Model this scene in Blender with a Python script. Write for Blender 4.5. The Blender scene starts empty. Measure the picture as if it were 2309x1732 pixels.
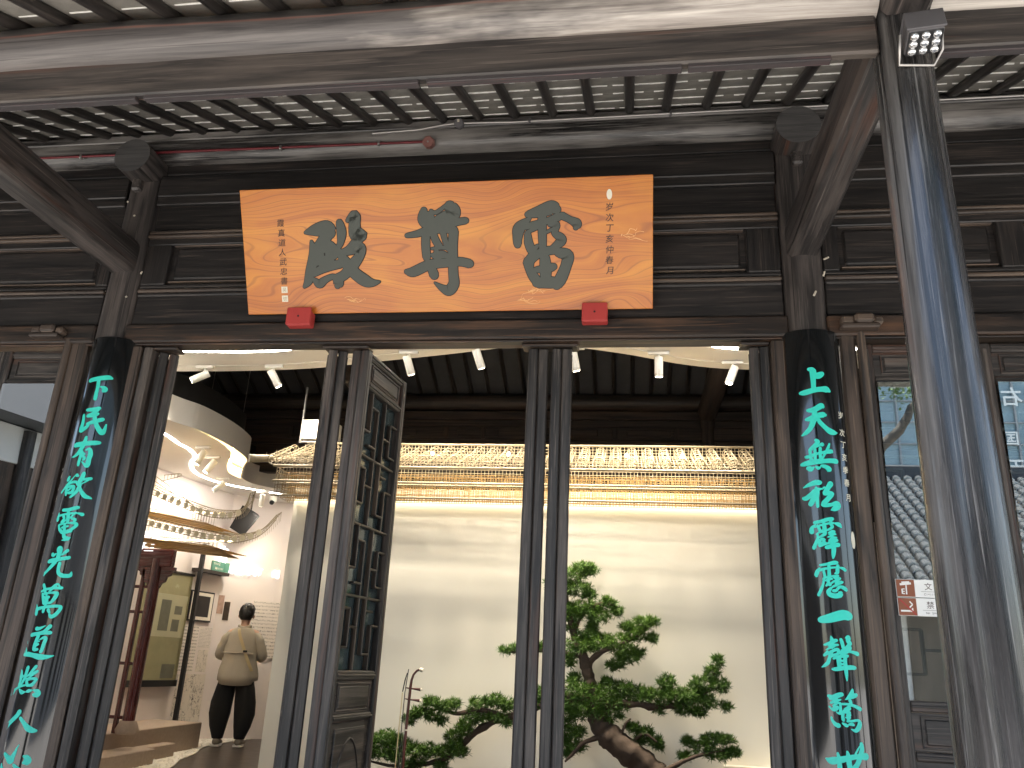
import bpy, math, random
from mathutils import Vector, Matrix, Euler
random.seed(7)
R = math.radians
C = bpy.context.scene.collection
SC = bpy.context.scene

# ------------------------------------------------------------------ camera
cam_d = bpy.data.cameras.new('camera'); cam = bpy.data.objects.new('camera', cam_d); C.objects.link(cam)
cam_d.sensor_fit = 'HORIZONTAL'; cam_d.sensor_width = 36.0; cam_d.lens = 1808.6 / 2309.0 * 36.0
cam_d.clip_start = 0.05; cam_d.clip_end = 600.0
YAW, PITCH, ROLL = R(8.783), R(19.136), R(2.803)
_f = Vector((-math.sin(YAW) * math.cos(PITCH), math.cos(YAW) * math.cos(PITCH), math.sin(PITCH)))
_r0 = Vector((math.cos(YAW), math.sin(YAW), 0)); _u0 = _r0.cross(_f)
_r = math.cos(ROLL) * _r0 + math.sin(ROLL) * _u0; _u = _r.cross(_f)
cam.matrix_world = Matrix(((_r.x, _u.x, -_f.x, 0.0), (_r.y, _u.y, -_f.y, -4.2), (_r.z, _u.z, -_f.z, 1.45), (0, 0, 0, 1)))
SC.camera = cam

# ------------------------------------------------------------------ sky, sun, exposure
SUN_EL, SUN_AZ = R(77), R(205)          # azimuth measured from +Y clockwise; the sun stands behind the camera, high
w = bpy.data.worlds.new('World'); SC.world = w; w.use_nodes = True
wn = w.node_tree; bg = wn.nodes['Background']
sky = wn.nodes.new('ShaderNodeTexSky'); sky.sky_type = 'NISHITA'; sky.sun_disc = False
sky.sun_elevation = SUN_EL; sky.sun_rotation = SUN_AZ; sky.air_density = 1.2; sky.dust_density = 1.6
wn.links.new(sky.outputs[0], bg.inputs[0]); bg.inputs[1].default_value = 0.13
sd = bpy.data.lights.new('sun', 'SUN'); sd.energy = 4.6; sd.angle = R(0.53); sd.color = (1.0, 0.955, 0.88)
so = bpy.data.objects.new('sun', sd); C.objects.link(so)
_sv = Vector((math.sin(SUN_AZ) * math.cos(SUN_EL), math.cos(SUN_AZ) * math.cos(SUN_EL), math.sin(SUN_EL)))
so.rotation_euler = (-_sv).to_track_quat('-Z', 'Y').to_euler(); so.location = _sv * 60
SC.view_settings.view_transform = 'Standard'; SC.view_settings.look = 'None'
SC.view_settings.gamma = 1.0; SC.view_settings.use_curve_mapping = False
SC.view_settings.exposure = 2.05
SC.render.engine = 'CYCLES'
cy = SC.cycles; cy.use_denoising = True
try: cy.denoiser = 'OPENIMAGEDENOISE'; cy.denoising_input_passes = 'RGB_ALBEDO_NORMAL'
except Exception: pass
cy.max_bounces = 8; cy.diffuse_bounces = 5; cy.glossy_bounces = 4; cy.transmission_bounces = 6; cy.transparent_max_bounces = 12
cy.sample_clamp_indirect = 6.0; cy.caustics_reflective = False; cy.caustics_refractive = False

# ------------------------------------------------------------------ mesh helpers
ORIG = {}
def origin(o): return ORIG.get(o.name, Vector((0, 0, 0))) if o else Vector((0, 0, 0))

class MB:
    """collects vertices, faces, a grain coordinate per vertex and a material slot per face"""
    def __init__(s): s.v = []; s.f = []; s.g = []; s.m = []; s.sm = []
    def add(s, v, f, g=None, mi=0, sm=False):
        o = len(s.v); s.v += [tuple(p) for p in v]; s.g += [tuple(p) for p in (g if g else v)]
        for q in f: s.f.append([i + o for i in q]); s.m.append(mi); s.sm.append(sm)
        return s
    def box(s, x0, x1, y0, y1, z0, z1, ax=0, ch=0.004, mi=0, mat=None, off=None):
        lo = (min(x0, x1), min(y0, y1), min(z0, z1)); hi = (max(x0, x1), max(y0, y1), max(z0, z1))
        ch = min(ch, *(0.45 * (hi[i] - lo[i]) for i in range(3)))
        v = []; idx = {}
        for sx in (0, 1):
            for sy in (0, 1):
                for sz in (0, 1):
                    sg = (sx, sy, sz)
                    for k in range(3):
                        p = [hi[i] if sg[i] else lo[i] for i in range(3)]
                        for i in range(3):
                            if i != k: p[i] += -ch if sg[i] else ch
                        idx[sg + (k,)] = len(v); v.append(p)
        f = []
        for k in range(3):
            a, b = [i for i in range(3) if i != k]
            for sgn in (0, 1):
                q = []
                for (ua, ub) in ((0, 0), (1, 0), (1, 1), (0, 1)):
                    sg = [0, 0, 0]; sg[k] = sgn; sg[a] = ua; sg[b] = ub; q.append(idx[tuple(sg) + (k,)])
                if (sgn == 0) != (k == 1): q = q[::-1]
                f.append(q)
        for k in range(3):
            a, b = [i for i in range(3) if i != k]
            for sa in (0, 1):
                for sb in (0, 1):
                    s0 = [0, 0, 0]; s0[a] = sa; s0[b] = sb; s1 = list(s0); s1[k] = 1
                    q = [idx[tuple(s0) + (a,)], idx[tuple(s1) + (a,)], idx[tuple(s1) + (b,)], idx[tuple(s0) + (b,)]]
                    f.append(q)
        for sx in (0, 1):
            for sy in (0, 1):
                for sz in (0, 1): f.append([idx[(sx, sy, sz, k)] for k in range(3)])
        # orient outwards
        cc = Vector([(lo[i] + hi[i]) / 2 for i in range(3)])
        ff = []
        for q in f:
            p = [Vector(v[i]) for i in q]; n = (p[1] - p[0]).cross(p[2] - p[0])
            m = sum(p, Vector()) / len(p)
            ff.append(q if n.dot(m - cc) >= 0 else q[::-1])
        o = off if off is not None else random.random() * 20
        o3 = tuple(x - 0 for x in cc)
        if ax == 0: g = [(p[0] + o, p[1] + o * 1.7, p[2]) for p in v]
        elif ax == 1: g = [(p[1] + o, p[0] + o * 1.7, p[2]) for p in v]
        else: g = [(p[2] + o, p[0] + o * 1.7, p[1]) for p in v]
        if mat: v = [mat @ Vector(p) for p in v]
        return s.add(v, ff, g, mi)
    def tube(s, pts, rad, n=12, cap=True, mi=0, mi_cap=None, sm=True, sx=1.0, ring0=0.0):
        pts = [Vector(p) for p in pts]
        if not isinstance(rad, (list, tuple)): rad = [rad] * len(pts)
        o = random.random() * 20; v = []; g = []; f = []; L = 0
        t0 = (pts[1] - pts[0]).normalized()
        up = Vector((0, 0, 1)) if abs(t0.z) < 0.9 else Vector((0, 1, 0))
        x = t0.cross(up).normalized()
        for i, p in enumerate(pts):
            if i: L += (p - pts[i - 1]).length
            t = (pts[min(i + 1, len(pts) - 1)] - pts[max(i - 1, 0)]).normalized()
            x = (x - t * x.dot(t)).normalized(); y = t.cross(x)
            for k in range(n):
                a = ring0 + 2 * math.pi * k / n
                v.append(p + rad[i] * (math.cos(a) * x * sx + math.sin(a) * y))
                g.append((L + o, rad[i] * math.cos(a) + o * 1.3, rad[i] * math.sin(a)))
        for i in range(len(pts) - 1):
            for k in range(n):
                f.append([i * n + k, i * n + (k + 1) % n, (i + 1) * n + (k + 1) % n, (i + 1) * n + k])
        s.add(v, f, g, mi, sm)
        if cap:
            for i, rev in ((0, True), (len(pts) - 1, False)):
                r = [v[i * n + k] for k in range(n)]; gg = [(p.x * .3 + 5, p.y * 6, p.z * 6) for p in r]
                q = list(range(n)); s.add(r, [q[::-1] if rev else q], gg, mi if mi_cap is None else mi_cap, False)
        return s
    def cyl(s, p0, p1, r0, r1=None, n=16, **k): return s.tube([p0, p1], [r0, r0 if r1 is None else r1], n, **k)
    def prism(s, poly, z0, z1, mi=0, mi_top=None):
        n = len(poly); a = sum(poly[i][0] * poly[(i + 1) % n][1] - poly[(i + 1) % n][0] * poly[i][1] for i in range(n))
        if a < 0: poly = poly[::-1]
        v = [(p[0], p[1], z0) for p in poly] + [(p[0], p[1], z1) for p in poly]
        s.add(v, [list(range(n))[::-1]], None, mi); s.f[-1] = s.f[-1]
        s.add(v, [[n + i for i in range(n)]], None, mi if mi_top is None else mi_top)
        s.add(v, [[i, (i + 1) % n, n + (i + 1) % n, n + i] for i in range(n)], None, mi)
        return s
    def quad(s, a, b, c, d, mi=0, g=None): return s.add([a, b, c, d], [[0, 1, 2, 3]], g, mi)
    def loft(s, rings, mi=0, cap=True, sm=True):
        n = len(rings[0]); v = [p for r in rings for p in r]; f = []
        for i in range(len(rings) - 1):
            for k in range(n): f.append([i * n + k, i * n + (k + 1) % n, (i + 1) * n + (k + 1) % n, (i + 1) * n + k])
        if cap: f.append(list(range(n))[::-1]); f.append([(len(rings) - 1) * n + k for k in range(n)])
        return s.add(v, f, None, mi, sm)
    def mesh(s, name, mats, shift=Vector((0, 0, 0))):
        me = bpy.data.meshes.new(name)
        me.from_pydata([(p[0] - shift.x, p[1] - shift.y, p[2] - shift.z) for p in s.v], [], s.f); me.update()
        for m in (mats if isinstance(mats, (list, tuple)) else [mats]): me.materials.append(MAT[m] if isinstance(m, str) else m)
        me.polygons.foreach_set('material_index', s.m); me.polygons.foreach_set('use_smooth', s.sm)
        at = me.attributes.new('gc', 'FLOAT_VECTOR', 'POINT'); at.data.foreach_set('vector', [c for p in s.g for c in p])
        return me
    def build(s, name, mats, parent=None, local=False, loc=None):
        """local: vertices are already relative to the object's own origin loc (relative to the parent)"""
        if local:
            me = s.mesh(name, mats); o = bpy.data.objects.new(name, me); C.objects.link(o)
            if loc is not None: o.location = loc
        else:
            me = s.mesh(name, mats, origin(parent)); o = bpy.data.objects.new(name, me); C.objects.link(o)
            ORIG[o.name] = origin(parent).copy()
        if parent: o.parent = parent
        return o

def link(name, me, parent=None, loc=(0, 0, 0), rot=(0, 0, 0), scale=(1, 1, 1)):
    o = bpy.data.objects.new(name, me); C.objects.link(o); o.parent = parent
    o.location = loc; o.rotation_euler = rot; o.scale = scale
    return o
def tag(o, label, cat, group=None):
    o['label'] = label; o['category'] = cat
    if group: o['group'] = group
    return o
def thing(name, label, cat, loc=(0, 0, 0), group=None, rz=0):
    o = bpy.data.objects.new(name, None); C.objects.link(o); o.location = loc; o.rotation_euler = (0, 0, rz)
    o.empty_display_size = 0.1; ORIG[o.name] = Vector(loc)
    return tag(o, label, cat, group)
def struct(o): o['kind'] = 'structure'; return o
def stuff(o): o['kind'] = 'stuff'; return o

# ------------------------------------------------------------------ materials
MAT = {}
class NT:
    def __init__(s, name):
        m = bpy.data.materials.new(name); m.use_nodes = True; s.m = m; s.t = m.node_tree
        s.b = s.t.nodes['Principled BSDF']; s.out = s.t.nodes['Material Output']; MAT[name] = m
    def n(s, typ, ins=None, **props):
        nd = s.t.nodes.new(typ)
        for k, v in props.items(): setattr(nd, k, v)
        for k, v in (ins or {}).items(): s.set(nd.inputs[k], v)
        return nd
    def set(s, sock, v):
        if isinstance(v, bpy.types.NodeSocket): s.t.links.new(v, sock)
        elif hasattr(v, 'outputs'): s.t.links.new(v.outputs[0], sock)
        else:
            if isinstance(v, (tuple, list)) and len(v) == 3 and sock.type == 'RGBA': v = (*v, 1)
            sock.default_value = v
    def p(s, **k):
        names = dict(col='Base Color', rough='Roughness', metal='Metallic', spec='Specular IOR Level', normal='Normal', emit='Emission Color', es='Emission Strength', trans='Transmission Weight', coat='Coat Weight', cr='Coat Roughness', ior='IOR', alpha='Alpha', sub='Subsurface Weight')
        for a, v in k.items(): s.set(s.b.inputs[names[a]], v)
        return s
    def noise(s, vec, scale=1, detail=5, rough=0.55, dist=0.0):
        return s.n('ShaderNodeTexNoise', {'Vector': vec, 'Scale': scale, 'Detail': detail, 'Roughness': rough, 'Distortion': dist})
    def map(s, vec, sc): return s.n('ShaderNodeVectorMath', {0: vec, 1: sc}, operation='MULTIPLY')
    def ramp(s, fac, stops):
        r = s.n('ShaderNodeValToRGB', {'Fac': fac}); e = r.color_ramp.elements
        while len(e) < len(stops): e.new(0.5)
        for i, (p, c) in enumerate(stops):
            e[i].position = p; e[i].color = (*c, 1) if isinstance(c, (tuple, list)) else (c, c, c, 1)
        return r
    def mix(s, fac, a, b, blend='MIX'):
        n = s.n('ShaderNodeMix', data_type='RGBA', blend_type=blend)
        s.set(n.inputs['Factor'], fac); s.set(n.inputs['A'], a); s.set(n.inputs['B'], b); return n.outputs['Result']
    def math(s, op, a, b=0.0, clamp=False): return s.n('ShaderNodeMath', {0: a, 1: b}, operation=op, use_clamp=clamp).outputs[0]
    def bump(s, h, strength=0.3, dist=0.004): return s.n('ShaderNodeBump', {'Height': h, 'Strength': strength, 'Distance': dist})
    def gc(s):
        a = s.n('ShaderNodeAttribute', attribute_name='gc'); r = s.n('ShaderNodeObjectInfo').outputs['Random']
        return s.n('ShaderNodeVectorMath', {0: a.outputs['Vector'], 1: s.math('MULTIPLY', r, 31.0)}, operation='ADD').outputs[0]

def wood(name, dark, mid, worn, wear=(0.58, 0.72), rough=0.45, cross=22.0, along=1.3, big=(0.5, 3.0, 3.0), bump=0.35, rust=None, rustw=(0.6, 0.75), coat=0.0):
    t = NT(name); g = t.gc()
    st = t.noise(t.map(g, (along, cross, cross)), 1, 7, 0.6, 0.4)
    fine = t.noise(t.map(g, (along * 4, cross * 6, cross * 6)), 1, 4, 0.6)
    bg_ = t.noise(t.map(g, big), 1, 5, 0.62)
    c = t.ramp(st, [(0.38, dark), (0.60, mid)]).outputs[0]
    sc_ = t.noise(t.map(g, (along * 1.6, cross * 5, cross * 5)), 1, 3, 0.7)
    c = t.mix(t.ramp(sc_, [(0.57, 0.0), (0.68, 0.75)]).outputs[0], c, tuple(min(1, x * 0.85 + 0.01) for x in worn))
    m = t.ramp(t.math('ADD', t.math('MULTIPLY', bg_.outputs[0], 0.72), t.math('MULTIPLY', st.outputs[0], 0.28)), [(wear[0], 0.0), (wear[1], 1.0)]).outputs[0]
    c = t.mix(m, c, t.mix(fine.outputs[0], worn, tuple(x * 0.55 for x in worn)))
    if rust:
        rb = t.noise(t.map(g, (big[0] * 0.8, big[1] * 2.2, big[2] * 2.2)), 1, 4, 0.6)
        c = t.mix(t.ramp(rb, [(rustw[0], 0.0), (rustw[1], 1.0)]).outputs[0], c, rust)
    # fine dark cracks along the grain
    cr = t.noise(t.map(g, (along * 0.6, cross * 2.4, cross * 2.4)), 1, 2, 0.5)
    c = t.mix(t.ramp(cr, [(0.30, 0.85), (0.37, 0.0)]).outputs[0], c, tuple(x * 0.35 for x in dark))
    rr = t.math('ADD', t.math('MULTIPLY', fine.outputs[0], 0.28), rough - 0.12)
    rr = t.math('ADD', rr, t.math('MULTIPLY', m, 0.12))
    h = t.math('ADD', t.math('MULTIPLY', st.outputs[0], 0.7), t.math('MULTIPLY', fine.outputs[0], 0.4))
    t.p(col=c, rough=rr, normal=t.bump(h, bump, 0.004), coat=coat)
    return t

wood('wood_wall', (0.0095, 0.0090, 0.0092), (0.026, 0.0225, 0.021), (0.085, 0.062, 0.050), (0.58, 0.78), 0.42)
wood('wood_lintel', (0.011, 0.0095, 0.009), (0.038, 0.027, 0.021), (0.17, 0.085, 0.045), (0.50, 0.70), 0.42, big=(0.9, 5, 5))
wood('wood_beam', (0.042, 0.037, 0.034), (0.105, 0.092, 0.083), (0.46, 0.425, 0.39), (0.46, 0.58), 0.42, big=(0.42, 2.6, 2.6), rust=(0.24, 0.085, 0.045), rustw=(0.60, 0.70))
wood('wood_board', (0.022, 0.0195, 0.019), (0.062, 0.052, 0.046), (0.16, 0.13, 0.11), (0.50, 0.66), 0.5, big=(0.6, 6, 6), rust=(0.14, 0.065, 0.045), rustw=(0.58, 0.72))
wood('wood_rafter', (0.011, 0.010, 0.0095), (0.036, 0.030, 0.027), (0.12, 0.10, 0.085), (0.56, 0.72), 0.38)
wood('wood_batten', (0.034, 0.029, 0.030), (0.045, 0.037, 0.038), (0.10, 0.05, 0.05), (0.62, 0.8), 0.6, bump=0.15)
wood('wood_purlin', (0.016, 0.015, 0.015), (0.050, 0.045, 0.043), (0.30, 0.28, 0.26), (0.47, 0.60), 0.26, big=(0.5, 3.0, 3.0))
wood('wood_pillar', (0.010, 0.0098, 0.010), (0.042, 0.039, 0.038), (0.19, 0.182, 0.175), (0.50, 0.66), 0.24, cross=20, along=0.8, big=(0.5, 8, 8), bump=0.35, rust=(0.060, 0.032, 0.018), rustw=(0.64, 0.76), coat=0.25)
wood('wood_tie', (0.020, 0.018, 0.0175), (0.062, 0.053, 0.049), (0.17, 0.14, 0.125), (0.50, 0.68), 0.40, big=(0.7, 4, 4), rust=(0.10, 0.042, 0.026), rustw=(0.60, 0.74))
wood('wood_end', (0.045, 0.043, 0.043), (0.075, 0.072, 0.07), (0.10, 0.095, 0.09), (0.55, 0.75), 0.7, cross=9, along=9, bump=0.2)
wood('wood_jamb', (0.024, 0.019, 0.016), (0.078, 0.055, 0.042), (0.19, 0.135, 0.095), (0.48, 0.70), 0.48, big=(0.6, 4, 4))
wood('wood_door', (0.014, 0.0125, 0.012), (0.046, 0.040, 0.036), (0.17, 0.14, 0.12), (0.50, 0.66), 0.46, big=(0.8, 6, 6), rust=(0.10, 0.050, 0.034), rustw=(0.56, 0.72), coat=0.0)
wood('wood_lattice', (0.014, 0.011, 0.010), (0.040, 0.030, 0.024), (0.14, 0.10, 0.07), (0.50, 0.72), 0.34)
wood('wood_inner', (0.013, 0.011, 0.010), (0.045, 0.033, 0.026), (0.10, 0.060, 0.042), (0.50, 0.70), 0.5)
wood('wood_red', (0.050, 0.008, 0.008), (0.10, 0.016, 0.014), (0.16, 0.05, 0.045), (0.55, 0.75), 0.25, bump=0.1, coat=0.4)

def eave_wood(name):
    # old log: shade painted dark along the upper side, red wear at its edge, pale bare wood below, barer towards one end
    t = NT(name); g = t.gc(); raw = t.n('ShaderNodeAttribute', attribute_name='gc').outputs['Vector']
    rz = t.n('ShaderNodeSeparateXYZ', {0: raw}).outputs[2]; px = t.n('ShaderNodeSeparateXYZ', {0: t.n('ShaderNodeNewGeometry').outputs['Position']}).outputs[0]
    st = t.noise(t.map(g, (1.1, 26, 26)), 1, 8, 0.65, 0.3); fine = t.noise(t.map(g, (5, 150, 150)), 1, 4, 0.6); big = t.noise(t.map(g, (0.9, 5, 5)), 1, 5, 0.62)
    bare = t.ramp(st, [(0.30, (0.15, 0.125, 0.11)), (0.47, (0.33, 0.295, 0.265)), (0.65, (0.55, 0.51, 0.46))]).outputs[0]
    grey = t.ramp(st, [(0.34, (0.045, 0.040, 0.040)), (0.64, (0.15, 0.135, 0.128))]).outputs[0]
    end = t.n('ShaderNodeMapRange', {'Value': px, 'From Min': -2.6, 'From Max': 0.3}, clamp=True).outputs[0]
    k = t.math('ADD', t.math('MULTIPLY', big.outputs[0], 1.0), t.math('MULTIPLY', end, 0.60))
    c = t.mix(t.ramp(k, [(0.86, 0.0), (1.0, 1.0)]).outputs[0], grey, bare)
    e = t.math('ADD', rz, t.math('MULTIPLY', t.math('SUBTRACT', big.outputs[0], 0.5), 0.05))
    red = t.ramp(t.math('ADD', t.math('MULTIPLY', e, 10.0), 0.5), [(0.33, 0.0), (0.40, 0.9), (0.50, 0.0)]).outputs[0]
    c = t.mix(t.math('MULTIPLY', red, st.outputs[0]), c, (0.30, 0.085, 0.045))
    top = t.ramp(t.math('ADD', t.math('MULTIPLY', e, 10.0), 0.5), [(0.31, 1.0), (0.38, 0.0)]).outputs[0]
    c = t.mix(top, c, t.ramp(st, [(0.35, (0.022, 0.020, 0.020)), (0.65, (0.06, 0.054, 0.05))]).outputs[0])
    cr = t.noise(t.map(g, (0.5, 42, 42)), 1, 2, 0.5)
    c = t.mix(t.ramp(cr, [(0.29, 0.9), (0.35, 0.0)]).outputs[0], c, (0.02, 0.016, 0.014))
    h = t.math('ADD', t.math('MULTIPLY', st.outputs[0], 0.8), t.math('MULTIPLY', fine.outputs[0], 0.4))
    t.p(col=c, rough=t.math('ADD', t.math('MULTIPLY', fine.outputs[0], 0.25), 0.38), normal=t.bump(h, 0.4, 0.004))
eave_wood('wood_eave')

def plain(name, col, rough=0.5, var=0.12, scale=6.0, bump=0.0, metal=0.0, spec=0.5, coat=0.0):
    t = NT(name); co = t.n('ShaderNodeTexCoord').outputs['Object']
    n = t.noise(co, scale, 6, 0.6)
    c = t.mix(n.outputs[0], tuple(x * (1 - var) for x in col), tuple(min(1, x * (1 + var)) for x in col))
    k = dict(col=c, rough=t.math('ADD', t.math('MULTIPLY', n.outputs[0], 0.15), rough - 0.07), metal=metal, spec=spec, coat=coat)
    if bump: k['normal'] = t.bump(t.noise(co, scale * 8, 4).outputs[0], bump, 0.003)
    t.p(**k); return t
def glow(name, col, strength):
    t = NT(name); t.p(col=col, emit=col, es=strength, rough=0.4); return t

plain('white_wall', (0.80, 0.765, 0.69), 0.7, 0.02, 2)
plain('partition_white', (0.80, 0.765, 0.67), 0.62, 0.02, 2)
plain('wall_pink', (0.76, 0.69, 0.655), 0.7, 0.03, 2)
plain('ceiling_white', (0.82, 0.79, 0.74), 0.75, 0.015, 2)
plain('lamp_white', (0.80, 0.78, 0.72), 0.35, 0.02)
plain('black_metal', (0.012, 0.012, 0.013), 0.42, 0.1)
plain('black_matte', (0.010, 0.010, 0.011), 0.8, 0.1)
plain('dark_paint', (0.012, 0.012, 0.012), 0.7, 0.15)
plain('grey_metal', (0.10, 0.095, 0.10), 0.45, 0.12, 20, 0.1)
plain('steel', (0.42, 0.40, 0.38), 0.35, 0.15, 30, metal=0.8)
plain('conduit_red', (0.16, 0.025, 0.03), 0.4, 0.5, 20, metal=0.3)
plain('red_block', (0.42, 0.045, 0.040), 0.55, 0.12, 14, 0.25)
plain('ink_grey', (0.070, 0.078, 0.066), 0.65, 0.10, 18, 0.15)
plain('ink_black', (0.012, 0.010, 0.008), 0.6, 0.1)
plain('ink_brown', (0.06, 0.028, 0.012), 0.6, 0.1)
plain('seal_white', (0.78, 0.74, 0.60), 0.7, 0.08, 60)
plain('seal_pink', (0.62, 0.38, 0.34), 0.7, 0.2, 120)
plain('paint_cyan', (0.035, 0.66, 0.52), 0.42, 0.06, 12)
plain('stone_step', (0.36, 0.28, 0.22), 0.8, 0.25, 30, 0.4)
plain('floor_brown', (0.055, 0.042, 0.035), 0.35, 0.12, 8)
plain('gravel_white', (0.66, 0.62, 0.54), 0.85, 0.15, 8)
plain('paving', (0.42, 0.40, 0.37), 0.8, 0.15, 3, 0.3)
plain('bamboo', (0.34, 0.28, 0.18), 0.45, 0.15, 12)
plain('bamboo_orange_lit', (0.36, 0.22, 0.075), 0.4, 0.25, 12)  # orange glow on the inner rods put into their colour
plain('plate_white', (0.85, 0.84, 0.80), 0.4, 0.03)
plain('plate_brown', (0.26, 0.085, 0.04), 0.45, 0.1, 40)
plain('paper', (0.78, 0.73, 0.62), 0.8, 0.04)
plain('panel_olive', (0.30, 0.28, 0.16), 0.25, 0.3, 3)
plain('print_grey', (0.13, 0.13, 0.095), 0.4, 0.4, 9)
plain('skin', (0.52, 0.31, 0.22), 0.5, 0.05)
plain('hair', (0.008, 0.006, 0.005), 0.45, 0.3, 60)
plain('shirt', (0.42, 0.38, 0.31), 0.85, 0.06, 14, 0.3)
plain('trousers', (0.006, 0.006, 0.007), 0.9, 0.2, 10, 0.2)
plain('shoe', (0.20, 0.175, 0.14), 0.7, 0.15, 20)
plain('sole', (0.70, 0.68, 0.63), 0.6, 0.05)
plain('strap', (0.52, 0.42, 0.24), 0.7, 0.06)
plain('bark', (0.085, 0.058, 0.040), 0.85, 0.6, 22, 1.0)
plain('erhu_wood', (0.085, 0.018, 0.012), 0.3, 0.25, 12, coat=0.5)
plain('ivory', (0.75, 0.70, 0.58), 0.4, 0.05)
plain('bow_hair', (0.66, 0.56, 0.34), 0.6, 0.05)
plain('sign_green', (0.10, 0.27, 0.20), 0.5, 0.06)
plain('concrete', (0.45, 0.44, 0.42), 0.8, 0.1, 4)
plain('plaster', (0.68, 0.67, 0.64), 0.85, 0.08, 2)
plain('tile_grey', (0.060, 0.062, 0.066), 0.7, 0.35, 9, 0.3)
plain('tile_lip', (0.72, 0.71, 0.68), 0.8, 0.2, 9)
plain('brick_grey', (0.22, 0.205, 0.18), 0.9, 0.55, 9, 0.4)
plain('lime', (0.84, 0.80, 0.72), 0.9, 0.35, 25)
plain('brick_inner', (0.14, 0.105, 0.08), 0.9, 0.4, 7, 0.3)
plain('peg', (0.50, 0.45, 0.36), 0.8, 0.2, 40)
plain('picture_black', (0.014, 0.013, 0.014), 0.35, 0.1)
plain('picture_tan', (0.38, 0.26, 0.14), 0.5, 0.5, 16)
plain('twig', (0.10, 0.08, 0.06), 0.85, 0.3, 9)
plain('mast_grey', (0.30, 0.31, 0.32), 0.6, 0.08)
glow('led_white', (1.0, 0.95, 0.87), 13.0)
glow('led_warm', (1.0, 0.78, 0.44), 4.0)
glow('led_soft', (1.0, 0.82, 0.52), 1.6)
glow('led_sign', (0.97, 0.98, 1.0), 0.55)
glow('bulb', (1.0, 0.95, 0.85), 6.0)
glow('lens_lit', (1.0, 0.90, 0.72), 10.0)
t = NT('glass_pane')
fr = t.n('ShaderNodeFresnel', {'IOR': 1.9}).outputs[0]
gl = t.n('ShaderNodeBsdfGlossy', {'Color': (0.93, 0.97, 0.97, 1), 'Roughness': 0.004}); tr = t.n('ShaderNodeBsdfTransparent', {'Color': (0.80, 0.85, 0.84, 1)})
mx = t.n('ShaderNodeMixShader', {0: t.math('ADD', fr, 0.20, True), 1: tr, 2: gl}); t.t.links.new(mx.outputs[0], t.out.inputs[0])
t = NT('glass_tower'); co = t.n('ShaderNodeTexCoord').outputs['Object']
t.p(col=t.mix(t.noise(co, 0.15, 3).outputs[0], (0.16, 0.24, 0.28), (0.34, 0.43, 0.46)), rough=0.15, spec=0.6)
t = NT('lens'); t.p(col=(0.75, 0.75, 0.75), rough=0.12, metal=0.85)
t = NT('lacquer')
g = t.gc(); n = t.noise(t.map(g, (0.7, 30, 30)), 1, 4)
t.p(col=(0.0075, 0.0085, 0.009), rough=t.math('ADD', t.math('MULTIPLY', n.outputs[0], 0.10), 0.06), spec=0.6, coat=0.7, cr=0.05, normal=t.bump(t.noise(t.map(g, (1.0, 9, 9)), 1, 3).outputs[0], 0.05, 0.004))
# plaque: varnished board with flowing cathedral grain
t = NT('plaque_wood'); g = t.n('ShaderNodeAttribute', attribute_name='gc').outputs['Vector']
wv = t.noise(t.map(g, (0.75, 2.0, 1)), 1, 2, 0.45, 0.5)
co = t.n('ShaderNodeVectorMath', {0: t.map(g, (0.30, 4.2, 1)), 1: t.n('ShaderNodeVectorMath', {0: wv.outputs['Color'], 1: (0.5, 3.6, 0)}, operation='MULTIPLY')}, operation='ADD').outputs[0]
rings = t.n('ShaderNodeTexWave', {'Vector': co, 'Scale': 2.4, 'Distortion': 1.2, 'Detail': 3.0, 'Detail Scale': 1.2}, wave_type='BANDS', bands_direction='Y')
stn = t.noise(t.map(co, (1.0, 2.2, 1)), 1, 6, 0.62)
fn_ = t.noise(t.map(g, (6, 170, 1)), 1, 3, 0.6)
c = t.ramp(stn, [(0.34, (0.40, 0.105, 0.012)), (0.50, (0.56, 0.175, 0.017)), (0.66, (0.68, 0.26, 0.022))]).outputs[0]
c = t.mix(t.ramp(rings, [(0.0, 0.45), (0.10, 0.0)]).outputs[0], c, (0.22, 0.055, 0.010))
c = t.mix(t.math('MULTIPLY', fn_.outputs[0], 0.22), c, (0.30, 0.08, 0.012))
bl = t.noise(t.map(g, (1.4, 3.6, 1)), 1, 3)
c = t.mix(t.ramp(bl, [(0.50, 0.0), (0.72, 0.6)]).outputs[0], c, (0.72, 0.31, 0.026))
t.p(col=c, rough=0.38, coat=0.25, cr=0.2, normal=t.bump(stn.outputs[0], 0.08, 0.002))
# pine needles: young tips brighter, pads painted as lit above and shaded below
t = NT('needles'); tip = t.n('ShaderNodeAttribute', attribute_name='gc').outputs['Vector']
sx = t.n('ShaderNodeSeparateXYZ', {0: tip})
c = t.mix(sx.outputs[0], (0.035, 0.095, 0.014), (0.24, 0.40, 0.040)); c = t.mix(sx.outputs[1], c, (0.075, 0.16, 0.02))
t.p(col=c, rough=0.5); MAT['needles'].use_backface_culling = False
t = NT('leaf'); t.p(col=(0.09, 0.16, 0.03), rough=0.5)
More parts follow.
